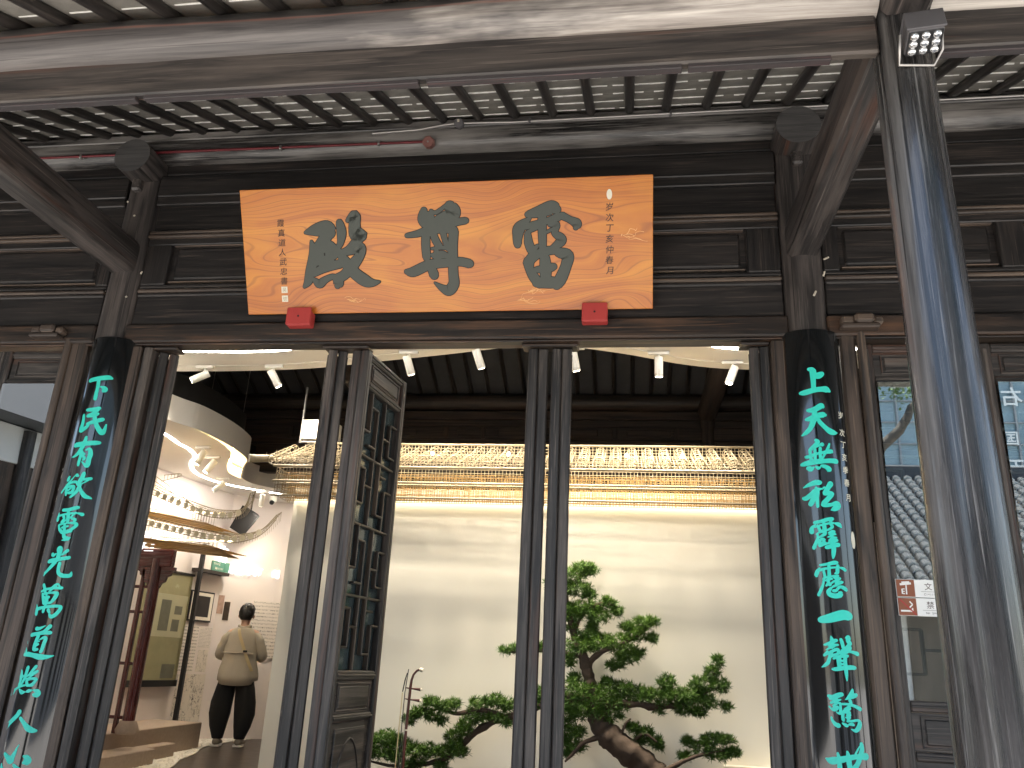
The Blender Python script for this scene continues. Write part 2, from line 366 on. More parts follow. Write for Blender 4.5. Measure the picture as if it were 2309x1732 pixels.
# printed paragraphs: rows of small broken marks
def printed(name, ground, ink, rows, cols, dens=0.52):
    t = NT(name); uv = t.n('ShaderNodeAttribute', attribute_name='gc').outputs['Vector']
    s = t.n('ShaderNodeSeparateXYZ', {0: uv})
    ry = t.math('FRACT', t.math('MULTIPLY', s.outputs[1], rows)); row = t.math('MULTIPLY', t.math('GREATER_THAN', ry, 0.30), t.math('LESS_THAN', ry, 0.70))
    nz = t.noise(t.map(uv, (cols, rows * 2.2, 1)), 1, 2, 0.6)
    k = t.math('MULTIPLY', row, t.math('GREATER_THAN', nz.outputs[0], dens))
    t.p(col=t.mix(k, ground, ink), rough=0.75); return t
printed('print_text', (0.76, 0.70, 0.64), (0.14, 0.13, 0.12), 14, 90)
printed('print_text_wide', (0.76, 0.70, 0.64), (0.16, 0.15, 0.14), 16, 60, 0.54)
t = NT('print_sketch'); uv = t.n('ShaderNodeAttribute', attribute_name='gc').outputs['Vector']
d1 = t.noise(uv, 5, 4, 0.6, 1.5); v1 = t.n('ShaderNodeTexVoronoi', {'Vector': t.n('ShaderNodeVectorMath', {0: uv, 1: t.map(d1.outputs['Color'], (0.35, 0.35, 0))}, operation='ADD').outputs[0], 'Scale': 9.0}, feature='DISTANCE_TO_EDGE')
l1 = t.ramp(v1.outputs[0], [(0.015, 1.0), (0.05, 0.0)]).outputs[0]
msk = t.ramp(t.noise(uv, 2.6, 3).outputs[0], [(0.40, 0.0), (0.55, 1.0)]).outputs[0]
t.p(col=t.mix(t.math('MULTIPLY', l1, msk), (0.72, 0.66, 0.58), (0.12, 0.10, 0.09)), rough=0.8)
# courtyard paving: stone slabs with joints
t = NT('courtyard'); co = t.n('ShaderNodeTexCoord').outputs['Object']
br = t.n('ShaderNodeTexBrick', {'Vector': co, 'Color1': (0.40, 0.38, 0.35, 1), 'Color2': (0.47, 0.45, 0.42, 1), 'Mortar': (0.16, 0.15, 0.14, 1), 'Scale': 1.0, 'Mortar Size': 0.012, 'Brick Width': 0.9, 'Row Height': 0.5})
t.p(col=t.mix(t.math('MULTIPLY', t.noise(co, 5, 5).outputs[0], 0.4), br.outputs[0], (0.26, 0.25, 0.23)), rough=0.8)

plain('scuff', (0.80, 0.45, 0.16), 0.5, 0.1)
plain('conduit_rust', (0.30, 0.14, 0.12), 0.4, 0.6, 40, metal=0.4)
plain('panel_pale', (0.42, 0.40, 0.26), 0.3, 0.1)
plain('picture_sepia', (0.42, 0.28, 0.22), 0.6, 0.75, 12)
plain('picture_dark', (0.06, 0.042, 0.03), 0.4, 0.9, 14)
plain('bamboo_clear', (0.62, 0.56, 0.42), 0.3, 0.15, 20)
glow('led_wash', (1.0, 0.87, 0.64), 4.5)
glow('led_cove', (1.0, 0.78, 0.40), 9.0)
plain('lattice_dusty', (0.20, 0.205, 0.18), 0.8, 0.3, 12)
# ================================================================== the ground and floors
gm = MB(); gm.quad((-150, -150, 0), (150, -150, 0), (150, 150, 0), (-150, 150, 0)); struct(gm.build('ground', 'courtyard'))
FL = 0.33
pm = MB(); pm.box(-9.0, 7.0, -2.45, -0.12, 0.0, FL, ch=0.015); struct(pm.build('porch_floor', 'paving'))
fm = MB(); fm.box(-9.0, 7.0, -0.118, 8.2, 0.0, FL, ch=0.002); struct(fm.build('hall_floor', 'floor_brown'))
sm_ = MB(); sm_.box(-3.2, 1.1, -2.85, -2.452, 0.0, 0.165, ch=0.015); struct(sm_.build('porch_step', 'paving'))

# ================================================================== the temple hall
XL, XR, BAY = -3.135, 0.951, 4.086
COLS = [XL - BAY, XL, XR, XR + BAY]
SL = 0.451                                   # roof pitch
def zr(Y): return 4.62 + SL * (Y + 0.1)      # underside of the porch rafters
def zb_(Y): return 4.71 + SL * (5.5 - Y)     # underside of the rear rafters
HALL = thing('temple_hall', 'dark weathered timber temple hall with columns, beams and open lattice doors', 'temple hall', (0, 0, FL))
RS = 0.2295; RR = 0.0285
# roof skin (closed slab above the bricks)
rm = MB(); t_ = 0.13
sec = [(-2.45, zr(-2.45) + 0.082), (2.7, zr(2.7) + 0.082), (8.5, zb_(8.5) + 0.082)]
for (a, b) in zip(sec[:-1], sec[1:]):
    for k in (0,):
        v = [(-9, a[0], a[1]), (7, a[0], a[1]), (7, b[0], b[1]), (-9, b[0], b[1])]
        v += [(p[0], p[1], p[2] + t_) for p in v]
        rm.add(v, [[3, 2, 1, 0], [4, 5, 6, 7], [0, 1, 5, 4], [1, 2, 6, 5], [2, 3, 7, 6], [3, 0, 4, 7]])
ROOF = rm.build('roof', 'tile_grey', HALL)
# rafters
def rafter_mesh(y0, y1, zf, n=9):
    m = MB(); pts = []
    for i in range(6):
        Y = y0 + (y1 - y0) * i / 5.0; pts.append((random.uniform(-.002, .002), Y, zf(Y) + RR / 0.912 + random.uniform(-.002, .002)))
    m.tube(pts, [RR * random.uniform(0.94, 1.06) for _ in pts], n); return m.mesh('rafter', 'wood_rafter')
RM = [rafter_mesh(-2.36, 0.2, zr) for _ in range(5)]
RI = [rafter_mesh(5.75, 2.75, zb_) for _ in range(4)]
ks = list(range(-22, 13))
for k in ks: link('rafter', random.choice(RM), HALL, (RS * k + random.uniform(-.006, .006), 0, -FL))
for k in range(-24, 10): link('rafter', random.choice(RI), HALL, (0.04 + 0.2285 * k + random.uniform(-.006, .006), 0, -FL))
# ceiling bricks lying on the rafters: each a thin tile with a lime-washed lower lip
def brick_mesh(mats, Lx, Ly, lip=True):
    m = MB(); m.box(-Lx / 2, Lx / 2, -Ly / 2, Ly / 2, 0, 0.016, ch=0.002)
    if lip:
        n = 6; xs = [-Lx / 2 + 0.024 + (Lx - 0.048) * i / n for i in range(n + 1)]
        for i in range(n):
            if random.random() < 0.09: continue
            w0 = random.uniform(0.001, 0.0055); m.box(xs[i] - .0004, xs[i + 1] + .0004, -Ly / 2 - 0.004 - random.uniform(0, .0012), -Ly / 2 + w0, -0.005 - random.uniform(0, .0015), 0.008, ch=0.0003, mi=1)
    return m.mesh('roof_brick', mats)
BR = [brick_mesh(['brick_grey', 'lime'], RS - 0.004, 0.163) for _ in range(7)]
BI = [brick_mesh(['brick_inner', 'lime'], 0.2285 - 0.004, 0.163) for _ in range(5)]
DY = 0.149; ang = math.atan(SL); nb = 0; rest = MB()
def brick_at(X, Y, zf, sgn, meshes):
    global nb
    z = zf(Y) + 0.047 / 0.912; a = ang * sgn + random.uniform(-0.012, 0.012)
    o = link('roof_brick', random.choice(meshes), ROOF, (X + random.uniform(-.002, .002), Y, z - FL), (a, random.uniform(-.006, .006), random.uniform(-.008, .008)))
    o.scale = (1, 1, 1); nb += 1
for k in range(-22, 12):
    X = RS * (k + 0.5)
    for j in range(-16, 2):
        Y = -0.04 + DY * j
        near = -6 <= j <= 0 and -18 <= k <= 9
        outer = Y < -1.9 and -12 <= k <= -3
        if near and not (j == -6 and k % 2) or outer: brick_at(X, Y, zr, 1, BR)
        else:
            z = zr(Y) + 0.047 / 0.912; mt = Matrix.Translation((X, Y, z)) @ Euler((ang, 0, 0)).to_matrix().to_4x4()
            rest.box(-RS / 2 + .002, RS / 2 - .002, -0.081, 0.081, 0, 0.016, ch=0.001, mat=mt)
            rest.box(-RS / 2 + .05, RS / 2 - .05, -0.0855, -0.078, -0.004, 0.008, ch=0.001, mat=mt, mi=1)
for k in range(-24, 9):
    X = 0.04 + 0.2285 * (k + 0.5)
    for j in range(0, 18):
        Y = 5.45 - DY * j
        if j <= 3 and -13 <= k <= 3 and nb < 299:
            z = zb_(Y) + 0.047 / 0.912
            link('roof_brick', random.choice(BI), ROOF, (X, Y, z - FL), (-ang, 0, math.pi if False else 0)); nb += 1
        else:
            z = zb_(Y) + 0.047 / 0.912; mt = Matrix.Translation((X, Y, z)) @ Euler((-ang, 0, 0)).to_matrix().to_4x4()
            rest.box(-.112, .112, -0.081, 0.081, 0, 0.016, ch=0.001, mat=mt, mi=2); rest.box(-.07, .07, -0.0855, -0.078, -0.003, 0.008, ch=0.001, mat=mt, mi=1)
stuff(rest.build('roof_bricks', ['brick_grey', 'lime', 'brick_inner'], ROOF))

def part(name, mb, mat, parent=None): return mb.build(name, mat, parent or HALL)
def hb(name, x0, x1, y0, y1, z0, z1, mat, ax=0, ch=0.006, parent=None): return part(name, MB().box(x0, x1, y0, y1, z0, z1, ax=ax, ch=ch), mat, parent)
def log(name, p0, p1, r0, r1, mat, n=24, capmat='wood_end', seg=8, wob=0.004):
    pts = []; rr = []
    for i in range(seg + 1):
        f = i / seg; p = Vector(p0).lerp(Vector(p1), f); e = 0 if i in (0, seg) else wob
        pts.append(p + Vector((random.uniform(-e, e), random.uniform(-e, e), random.uniform(-e, e)))); rr.append((r0 + (r1 - r0) * f) * random.uniform(0.99, 1.01))
    return part(name, MB().tube(pts, rr, n, mi_cap=1), [mat, capmat])
# front eave purlin, board and battens below it, one length for each bay
for a, b in zip(COLS[:-1], COLS[1:]):
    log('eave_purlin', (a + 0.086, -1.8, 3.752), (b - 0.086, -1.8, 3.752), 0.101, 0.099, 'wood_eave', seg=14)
    hb('eave_board', a + 0.09, b - 0.09, -1.822, -1.782, 3.500, 3.668, 'wood_board', ch=0.008)
# battens, with the gaps seen in the photograph
for x0, x1 in ((-3.04, -1.93), (-1.895, -0.78), (-0.748, 0.19), (0.212, 0.70), (1.05, 2.1), (2.13, 3.4), (-6.9, -5.2), (-5.16, -3.25)):
    hb('batten', x0, x1, -1.818, -1.786, 3.482, 3.4995, 'wood_batten', ch=0.002)
# facade purlin, rear purlin, inner purlins
log('purlin', (-8.6, 0, 4.556), (6.6, 0, 4.556), 0.108, 0.108, 'wood_purlin', seg=24)
log('purlin', (-8.6, 5.5, 4.60), (6.6, 5.5, 4.60), 0.108, 0.108, 'wood_inner', seg=16)
hb('notch_board', -8.6, 6.6, -0.115, -0.085, 4.585, 4.64, 'wood_purlin', ch=0.006)
# columns
for X in COLS:
    log('column', (X, 0, FL), (X, 0, 4.47), 0.122, 0.110, 'wood_tie', seg=10, wob=0.002)
    pts = [(X, -1.76, z) for z in (FL + 0.12, 1.0, 1.7, 2.4, 3.0, 3.66, 3.86)]
    part('front_pillar', MB().tube(pts, [0.111, 0.108, 0.1035, 0.099, 0.0955, 0.092, 0.091], 40, mi_cap=1), ['wood_pillar', 'wood_end'])
    part('pillar_base', MB().tube([(X, -1.76, FL), (X, -1.76, FL + 0.03), (X, -1.76, FL + 0.07), (X, -1.76, FL + 0.12)], [0.15, 0.17, 0.165, 0.13], 24), 'stone_step')
    log('column', (X, 5.5, FL), (X, 5.5, 4.50), 0.112, 0.10, 'wood_inner', seg=6, wob=0.002)
    # tie beam from the front pillar to the facade column: rounded top, flat sole
    sec = [(0.062, 3.632), (0.080, 3.652), (0.087, 3.700), (0.088, 3.790)]
    for i in range(11):
        a = math.pi * (0.5 + i) / 11; sec.append((0.087 * math.cos(a), 3.80 + 0.070 * math.sin(a)))
    sec += [(-0.088, 3.790), (-0.087, 3.700), (-0.080, 3.652), (-0.062, 3.632)]
    for (ys, nm) in (((-0.085, -0.30, -0.60, -0.9, -1.2, -1.45, -1.69), 0), ((-1.845, -1.95, -2.02, -2.05), 1)):
        rings = [[(X + p[0] * (1 if not (nm and Y < -2.03) else .8), Y, 3.75 + (p[1] - 3.75) * (1 if not (nm and Y < -2.03) else .8)) for p in sec] for Y in ys]
        mb = MB(); mb.loft(rings, sm=False); o_ = random.random() * 9; mb.g = [(v[1] + o_, v[0], v[2]) for v in mb.v]
        if nm: part('tie_beam_head', mb, 'wood_tie')
        else: tie_mb = mb
    mb = tie_mb
    part('tie_beam', mb, 'wood_tie')
    # head of the inner cross beam standing out over the column, with its bracket tongue
    log('beam_end', (X, -0.235, 4.395), (X, 0.3, 4.395), 0.122, 0.122, 'wood_tie', n=28, seg=3, wob=0.0)
    hb('beam_tongue', X - 0.030, X + 0.030, -0.15, 0.1, 4.20, 4.29, 'wood_tie', ax=1, ch=0.012)
    log('cross_beam', (X, 0.31, 4.45), (X, 5.39, 4.45), 0.118, 0.118, 'wood_inner', seg=8)
# small wooden pegs driven in the columns
for (X, Y, z, dx, dz) in ((XL + 0.085, -0.105, 3.46, .012, -.012), (XL + 0.03, -0.125, 4.02, .012, -.016), (XL - 0.04, -0.125, 4.12, .016, -.01), (XL + 0.115, -0.06, 3.64, .02, .0),
                          (XR + 0.03, -0.125, 3.38, .008, .016), (XR + 0.10, -0.075, 3.52, .004, .018), (XR + 0.115, -0.06, 3.63, .02, .0)):
    part('peg', MB().cyl((X, Y, z), (X + dx, Y - 0.022, z + dz), 0.006, 0.005, 8), 'peg')

# the boarded facade above the doors: boards, rails, mouldings and sunk panels in each bay
def zc(z, Y): return 1.45 + (z - 1.45) * (4.2 + Y) / 4.2
def facade(x0, x1, panels):
    def bd(name, z0, z1, Y, mat='wood_wall', ch=0.006, yb=0.05):
        return hb(name, x0, x1, Y, yb, zc(z0, Y), zc(z1, Y) - 0.0015, mat, ch=ch)
    bd('wall_board', 4.395, 4.47, -0.028)
    bd('wall_board', 4.236, 4.392, -0.066)
    bd('wall_board', 4.170, 4.238, -0.056)
    bd('wall_board', 3.978, 4.172, -0.022)
    bd('moulding', 3.957, 3.981, -0.064, 'wood_jamb', 0.007); bd('moulding', 3.930, 3.955, -0.072, 'wood_jamb', 0.007)
    bd('rail', 3.872, 3.932, -0.048); bd('rail', 3.570, 3.594, -0.048)
    bd('wall_board', 3.590, 3.875, -0.010, ch=0.002)
    Y = -0.046
    for (a, b) in zip([x0] + [p[1] for p in panels], [p[0] for p in panels] + [x1]):
        if b - a > 0.01: hb('stile', a, b, Y, 0.03, zc(3.593, Y), zc(3.874, Y), 'wood_wall', ax=2, ch=0.006)
    for (a, b) in panels:
        hb('wall_panel', a + 0.035, b - 0.035, -0.026, 0.02, zc(3.625, -.026), zc(3.845, -.026), 'wood_wall', ch=0.012)
        for (u0, u1, w0, w1, ax) in ((a + .012, b - .012, 3.604, 3.612, 0), (a + .012, b - .012, 3.856, 3.864, 0)):
            hb('bead', u0, u1, -0.036, 0.0, zc(w0, -.03), zc(w1, -.03), 'wood_jamb', ch=0.003)
    bd('moulding', 3.542, 3.568, -0.062, 'wood_jamb', 0.008); bd('moulding', 3.512, 3.540, -0.054, 'wood_wall', 0.008)
    bd('wall_board', 3.322, 3.512, -0.044, 'wood_wall')
E2 = 0
facade(XL + 0.112, XR - 0.112, [(-2.86, -1.75), (-1.62, -0.52), (-0.39, 0.66)])
facade(XR + 0.112, COLS[3] - 0.112, [(1.15, 1.98), (2.12, 3.0), (3.14, 4.0), (4.1, 4.85)])
facade(COLS[0] + 0.112, XL - 0.112, [(-7.0, -6.2), (-6.08, -5.3), (-5.18, -4.30), (-4.17, -3.33)])
# lintels
def lintel(x0, x1, lip=True):
    Y = -0.075
    hb('lintel', x0, x1, Y, 0.06, zc(3.204, Y), zc(3.324, Y), 'wood_lintel', ch=0.010)
    hb('door_head', x0, x1, -0.058, 0.055, 3.160, zc(3.204, Y) - 0.002, 'wood_lintel', ch=0.008)
    hb('bead', x0, x1, -0.068, -0.02, 3.176, 3.184, 'wood_jamb', ch=0.003)
lintel(XL + 0.10, XR - 0.10); lintel(XR + 0.10, COLS[3] - 0.1); lintel(COLS[0] + 0.1, XL - 0.10)
# jamb posts beside the columns
def post(x0, x1, y0, y1, z1=3.158, mat='wood_jamb', ch=0.012): hb('jamb_post', x0, x1, y0, y1, FL, z1, mat, ax=2, ch=ch)
post(-2.985, -2.912, -0.062, 0.06, 3.158); post(-2.909, -2.852, -0.045, 0.05, 3.158, 'wood_door')
post(0.757, 0.832, -0.062, 0.06)
for (a, b) in ((1.108, 1.190), (-3.385, -3.275)): post(a, b, -0.058, 0.06, 3.20)
for X in (1.216, -3.402): part('jamb_bead', MB().tube([(X, -0.055, FL), (X, -0.055, 1.8), (X, -0.055, 3.20)], 0.024, 12), 'wood_jamb')
# pivot blocks carved in three lobes on the side lintels
for (X, s) in ((1.21, 1), (-3.52, -1)):
    mb = MB()
    mb.box(X - 0.10, X - 0.035, -0.135, -0.07, 3.215, 3.262, ch=0.012); mb.box(X - 0.036, X + 0.062, -0.15, -0.07, 3.218, 3.272, ch=0.014); mb.box(X + 0.061, X + 0.11, -0.135, -0.07, 3.212, 3.256, ch=0.012)
    mb.box(X - 0.105, X + 0.09, -0.14, -0.07, 3.19, 3.217, ch=0.008)
    part('pivot_block', mb, 'wood_jamb')
# pivot blocks under the door head for the pairs of leaves
for (a, b) in ((-2.90, -2.70), (-1.78, -1.50), (-0.60, -0.28), (0.60, 0.757)): hb('pivot_block', a, b, -0.03, 0.075, 3.142, 3.159, 'wood_lintel', ch=0.008)

# ------------------------------------------------------------------ door and window leaves
LW, LT = 0.60, 0.052; LB = FL + 0.03; LH = 3.138 - LB
def lev(z): return z - LB
def leaf_frame(w, T):
    m = MB(); sw = 0.058
    for x in (0.0, w - sw):
        m.box(x, x + sw, -T / 2, T / 2, 0, LH, ax=2, ch=0.006)
        for e in (-1, 1):                                      # beads along the stiles
            m.box(x + 0.020, x + 0.038, e * T / 2 - 0.003, e * T / 2 + 0.003, 0.03, LH - 0.03, ax=2, ch=0.0028)
    for (a, b) in ((3.093, 3.138), (2.919, 2.959), (1.321, 1.370), (1.115, 1.153), (0.36, 0.45)):
        m.box(sw + .001, w - sw - .001, -T / 2 + 0.004, T / 2 - 0.004, lev(a), lev(b), ax=0, ch=0.007)
        for e in (-1, 1): m.box(sw + .001, w - sw - .001, e * (T / 2 - .006), e * (T / 2 + .004), lev((a + b) / 2) - 0.005, lev((a + b) / 2) + 0.005, ch=0.002)
    return m.mesh('door_leaf', 'wood_door')
def leaf_panel(w, z0, z1, arch=False):
    m = MB(); x0, x1 = 0.060, w - 0.060
    m.box(x0, x1, -0.008, 0.008, lev(z0) + .002, lev(z1) - .002, ax=0, ch=0.001)
    dx = 0.055; h = min(0.03, (z1 - z0) * 0.25)
    for e in (-1, 1):
        y0, y1 = (0.008, 0.017) if e > 0 else (-0.017, -0.008)
        m.box(x0 + dx, x1 - dx, y0, y1, lev(z0) + h, lev(z1) - h, ax=0, ch=0.006)
        if not arch:
            for (a, b, c, d) in ((x0 + dx - .018, x1 - dx + .018, lev(z0) + h - .016, lev(z0) + h - .009), (x0 + dx - .018, x1 - dx + .018, lev(z1) - h + .009, lev(z1) - h + .016)): m.box(a, b, y0 * .9, y1 * .9, c, d, ch=0.002)
            for xx in (x0 + dx - .018, x1 - dx + .011): m.box(xx, xx + .007, y0 * .9, y1 * .9, lev(z0) + h - .009, lev(z1) - h + .009, ax=2, ch=0.002)
        else:
            pts = [(w / 2 + 0.13 * math.sin(a) * (1 - 0.25 * abs(math.cos(a))), e * 0.016, lev(0.86) + 0.17 * math.cos(a)) for a in [2 * math.pi * i / 28 for i in range(29)]]
            m.tube(pts, 0.007, 6, cap=False)
    return m.mesh('panel', 'wood_door')
def lattice_bars(w):
    """step pattern: (x0,x1,z0,z1) of every bar in leaf coordinates"""
    x0, x1 = 0.058, w - 0.058; z0, z1 = lev(1.370), lev(2.919); W = x1 - x0; H = z1 - z0
    cx = [x0 + W * f for f in (0.0, 0.2, 0.4, 0.6, 0.8, 1.0)]; bars = []
    def V(i, a, b): bars.append(('v', cx[i], z0 + H * a, z0 + H * b))
    def Hh(i, j, a): bars.append(('h', cx[i], cx[j], z0 + H * a))
    cuts = [0.0, 0.25, 0.5, 0.75, 1.0]
    for c in cuts[1:-1]: Hh(0, 5, c)
    for n, (a, b) in enumerate(zip(cuts[:-1], cuts[1:])):
        d = b - a; f = lambda q: a + d * q
        if n % 2 == 0:
            V(2, f(0), f(1)); V(3, f(0.22), f(1)); V(1, f(0.30), f(0.82)); V(4, f(0), f(0.62))
            Hh(0, 1, f(0.30)); Hh(1, 2, f(0.58)); Hh(0, 1, f(0.82)); Hh(3, 4, f(0.22)); Hh(4, 5, f(0.62)); Hh(3, 4, f(0.82))
        else:
            V(3, f(0), f(1)); V(2, f(0), f(0.78)); V(4, f(0.18), f(0.70)); V(1, f(0.38), f(1))
            Hh(4, 5, f(0.70)); Hh(3, 4, f(0.42)); Hh(4, 5, f(0.18)); Hh(1, 2, f(0.78)); Hh(0, 1, f(0.38)); Hh(1, 2, f(0.18))
    return bars
BARM = {}
def bar_mesh(L, ax, mat='wood_lattice'):
    k = (round(L, 3), ax, mat)
    if k not in BARM:
        m = MB()
        if ax == 'v': m.box(-.0065, .0065, -.014, .014, 0, L, ax=2, ch=0.003)
        else: m.box(0, L, -.0145, .0145, -.0065, .0065, ax=0, ch=0.003)
        BARM[k] = m.mesh('lattice_bar', mat)
    return BARM[k]
LEAFM = {}; TILT = 1.6
def leaf(name, loc, rz, w=LW, T=LT, pane=False, lattice=True):
    key = (w, T)
    if key not in LEAFM: LEAFM[key] = (leaf_frame(w, T), leaf_panel(w, 2.959, 3.093), leaf_panel(w, 1.153, 1.321), leaf_panel(w, 0.45, 1.115, True))
    f, p1, p2, p3 = LEAFM[key]
    o = link(name, f, HALL, (loc[0], loc[1], LB - FL), (0, 0, rz))
    for p in (p1, p2, p3): link('panel', p, o)
    bmat = 'lattice_dusty' if pane else 'wood_lattice'
    for b in lattice_bars(w):
        if b[0] == 'v': link('lattice_bar', bar_mesh(b[3] - b[2], 'v', bmat), o, (b[1], 0.001 if not pane else 0.010, b[2]))
        else: link('lattice_bar', bar_mesh(b[2] - b[1], 'h', bmat), o, (b[1], 0.001 if not pane else 0.010, b[3]))
    gm_ = MB(); yy = -0.006 if pane else 0.018
    gm_.box(0.06, w - 0.06, yy - 0.002, yy + 0.002, lev(1.371), lev(2.918), ch=0.0005)
    pn = link('pane', gm_.mesh('pane', 'glass_pane' if pane else 'glass_dim'), o)
    if pane: pn.location = (0, -0.035 + 0.0 , 0); zm = lev(2.145); pn.matrix_local = Matrix.Translation((0, -0.016, zm)) @ Euler((R(TILT), 0, 0)).to_matrix().to_4x4() @ Matrix.Translation((0, 0, -zm))
    return o
t = NT('glass_dim')
gl = t.n('ShaderNodeBsdfGlossy', {'Color': (0.85, 0.9, 0.92, 1), 'Roughness': 0.05}); df = t.n('ShaderNodeBsdfDiffuse', {'Color': (0.10, 0.14, 0.15, 1)}); tr = t.n('ShaderNodeBsdfTransparent', {'Color': (0.25, 0.28, 0.3, 1)})
m1 = t.n('ShaderNodeMixShader', {0: 0.45, 1: tr, 2: df}); m2 = t.n('ShaderNodeMixShader', {0: 0.12, 1: m1.outputs[0], 2: gl}); t.t.links.new(m2.outputs[0], t.out.inputs[0])
def dirrot(dx, dy): return math.atan2(dy, dx)
def pair(x, y, dx, dy, gap=0.058):
    # two leaves folded face to face, swung inwards
    d = Vector((dx, dy)).normalized(); n = Vector((d.y, -d.x))
    for s in (-0.5, 0.5): leaf('door_leaf', (x + n.x * gap * s, y + n.y * gap * s), dirrot(d.x, d.y))
pair(-2.775, 0.03, -0.60, 0.80)
pair(-1.688, 0.0, -0.395, 0.918)
pair(-1.552, 0.0, 0.115, 0.993, 0.0535)
pair(-0.505, 0.0, -0.118, 0.993)
pair(-0.372, 0.0, -0.087, 0.996)
pair(0.700, 0.0, 0.158, 0.987, 0.0535)
WL = 0.583
for i in range(5): leaf('window_leaf', (1.216 + WL * i + 0.003, 0.0), 0, w=WL - 0.004, pane=True)
for i in range(5): leaf('window_leaf', (-3.272 - WL * (i + 1) + 0.003, 0.0), 0, w=WL - 0.004, pane=True)
# inner boards over the rear purlin line and the dark upper rear wall
z = 4.47
for (h, Y) in ((0.11, 5.44), (0.10, 5.46), (0.17, 5.43), (0.07, 5.45), (0.20, 5.47), (0.18, 5.46)):
    hb('rear_board', -8.6, 6.6, Y, 5.58, z - h + 0.0015, z, 'wood_inner', ch=0.008); z -= h
for X in (-2.33, -1.85, -1.08, -0.2, 0.55, -3.4, -4.4): hb('rear_stile', X, X + 0.055, 5.405, 5.45, 4.10, 4.25, 'wood_inner', ax=2, ch=0.006)
for X in (-2.28, -1.03, -0.14, -3.34): hb('rear_panel', X + 0.12, X + 0.65, 5.415, 5.45, 4.13, 4.22, 'wood_inner', ch=0.01)
# stroke data: x, y, width in tenths of a millimetre on the face of each board
CHARS = {}
CHARS['PLAQUE'] = [[[3889,4701,177,4506,4826,647,5177,4892,879,5345,4659,762],[5284,4661,645,4954,4214,648,4565,3823,532],[4221,4176,177,4311,3657,474,4282,3197,594,4055,2509,537,3895,1931,479,3626,1587,180],[4562,3766,532,5176,3864,707,5590,3682,530,5886,3560,353],[4683,3763,473,4739,3186,415,4803,2723,356],[5341,3574,649,5276,3001,473],[4329,2965,416,5135,3177,414,5632,3366,354],[4227,2331,358,4982,2662,475,5907,2871,472],[4267,1982,239,4559,1743,478,4940,1968,357,5377,2133,297,5675,2011,356],[5557,2071,356,5722,1779,594,5651,1606,357],[5980,5209,408,6068,4639,526,5975,4072,352,5775,3735,235],[6467,5307,233,6900,5576,580,6873,5069,639,6902,4502,699,7261,4492,640,6943,4160,467,6378,3719,235,6006,3557,235],[5879,3446,353,6492,3602,469,7102,3757,643,7077,3302,527,6562,2684,648,6113,2233,532,5675,2011,534],[5990,3271,471,6327,2804,648,6781,2276,648,7362,1861,648,7777,1738,412,8200,1787,117]],[[10977,5726,398,10959,5281,683,11120,4942,570],[12489,5898,676,12650,5561,846,12233,5187,736,11757,4867,512],[12261,5961,169,11669,5593,198,11383,5713,142],[11315,5437,511,11237,4939,513],[12189,5576,141,11656,5260,170,11469,4932,142],[9924,4361,230,10574,4455,344,11284,4658,456,12161,4800,511,12746,5005,396,13383,5096,338],[11042,4441,457,11012,3713,459,11046,3092,431],[11039,4386,343,11865,4641,341,12616,4564,340],[12673,4562,510,12590,3840,512,12561,2999,514,12560,2153,516,12570,1587,575,12265,1223,577,11860,1373,347,11460,1665,87],[11452,4486,342,11609,4034,400,11829,3691,343],[12035,4525,341,12186,3906,285,12348,3566,342],[11345,3254,172,11577,3192,402,11987,3238,401,12332,3117,229],[11359,3591,115,11827,3635,172,12292,3623,228],[11655,3696,229,11575,3136,287],[9835,2325,290,10249,2316,522,11206,2692,518,12262,2781,458,12961,2821,457,13536,2695,456],[11315,2463,461,11447,2092,519]],[[16880,5318,332,17555,5460,606,18227,5655,713,18503,5538,494],[16988,5096,166,16415,4620,612,16291,4128,502,16281,3686,392],[16584,4615,278,17206,4761,332,18048,4954,331,18608,5154,439],[18775,5204,384,19215,4973,329,19599,4744,493,19542,4528,274],[17690,5238,441,17678,4528,443,17690,3649,389,17680,3098,334],[16859,4277,334,16905,3780,446,17065,3334,447],[17064,3279,335,17408,3602,167],[16804,4334,167,17371,4592,222],[18100,4734,221,18490,4723,330,18372,4289,331,18702,4006,442,18699,3787,497,18191,3416,278,17796,3261,223],[17870,4303,138,18320,4509,166],[17000,2893,560,17457,3159,446,18021,3310,445,18581,3296,333],[16884,2729,617,16932,2339,449,17150,1888,506,17482,1491,506],[18579,3186,499,19079,3008,609,18959,2404,556,18670,1746,614,18440,1388,504],[17314,1550,506,17936,1565,617,18442,1528,560],[17791,2985,502,17836,2319,615,17823,1596,505],[17271,2276,280,17836,2319,447,18287,2420,390]]]
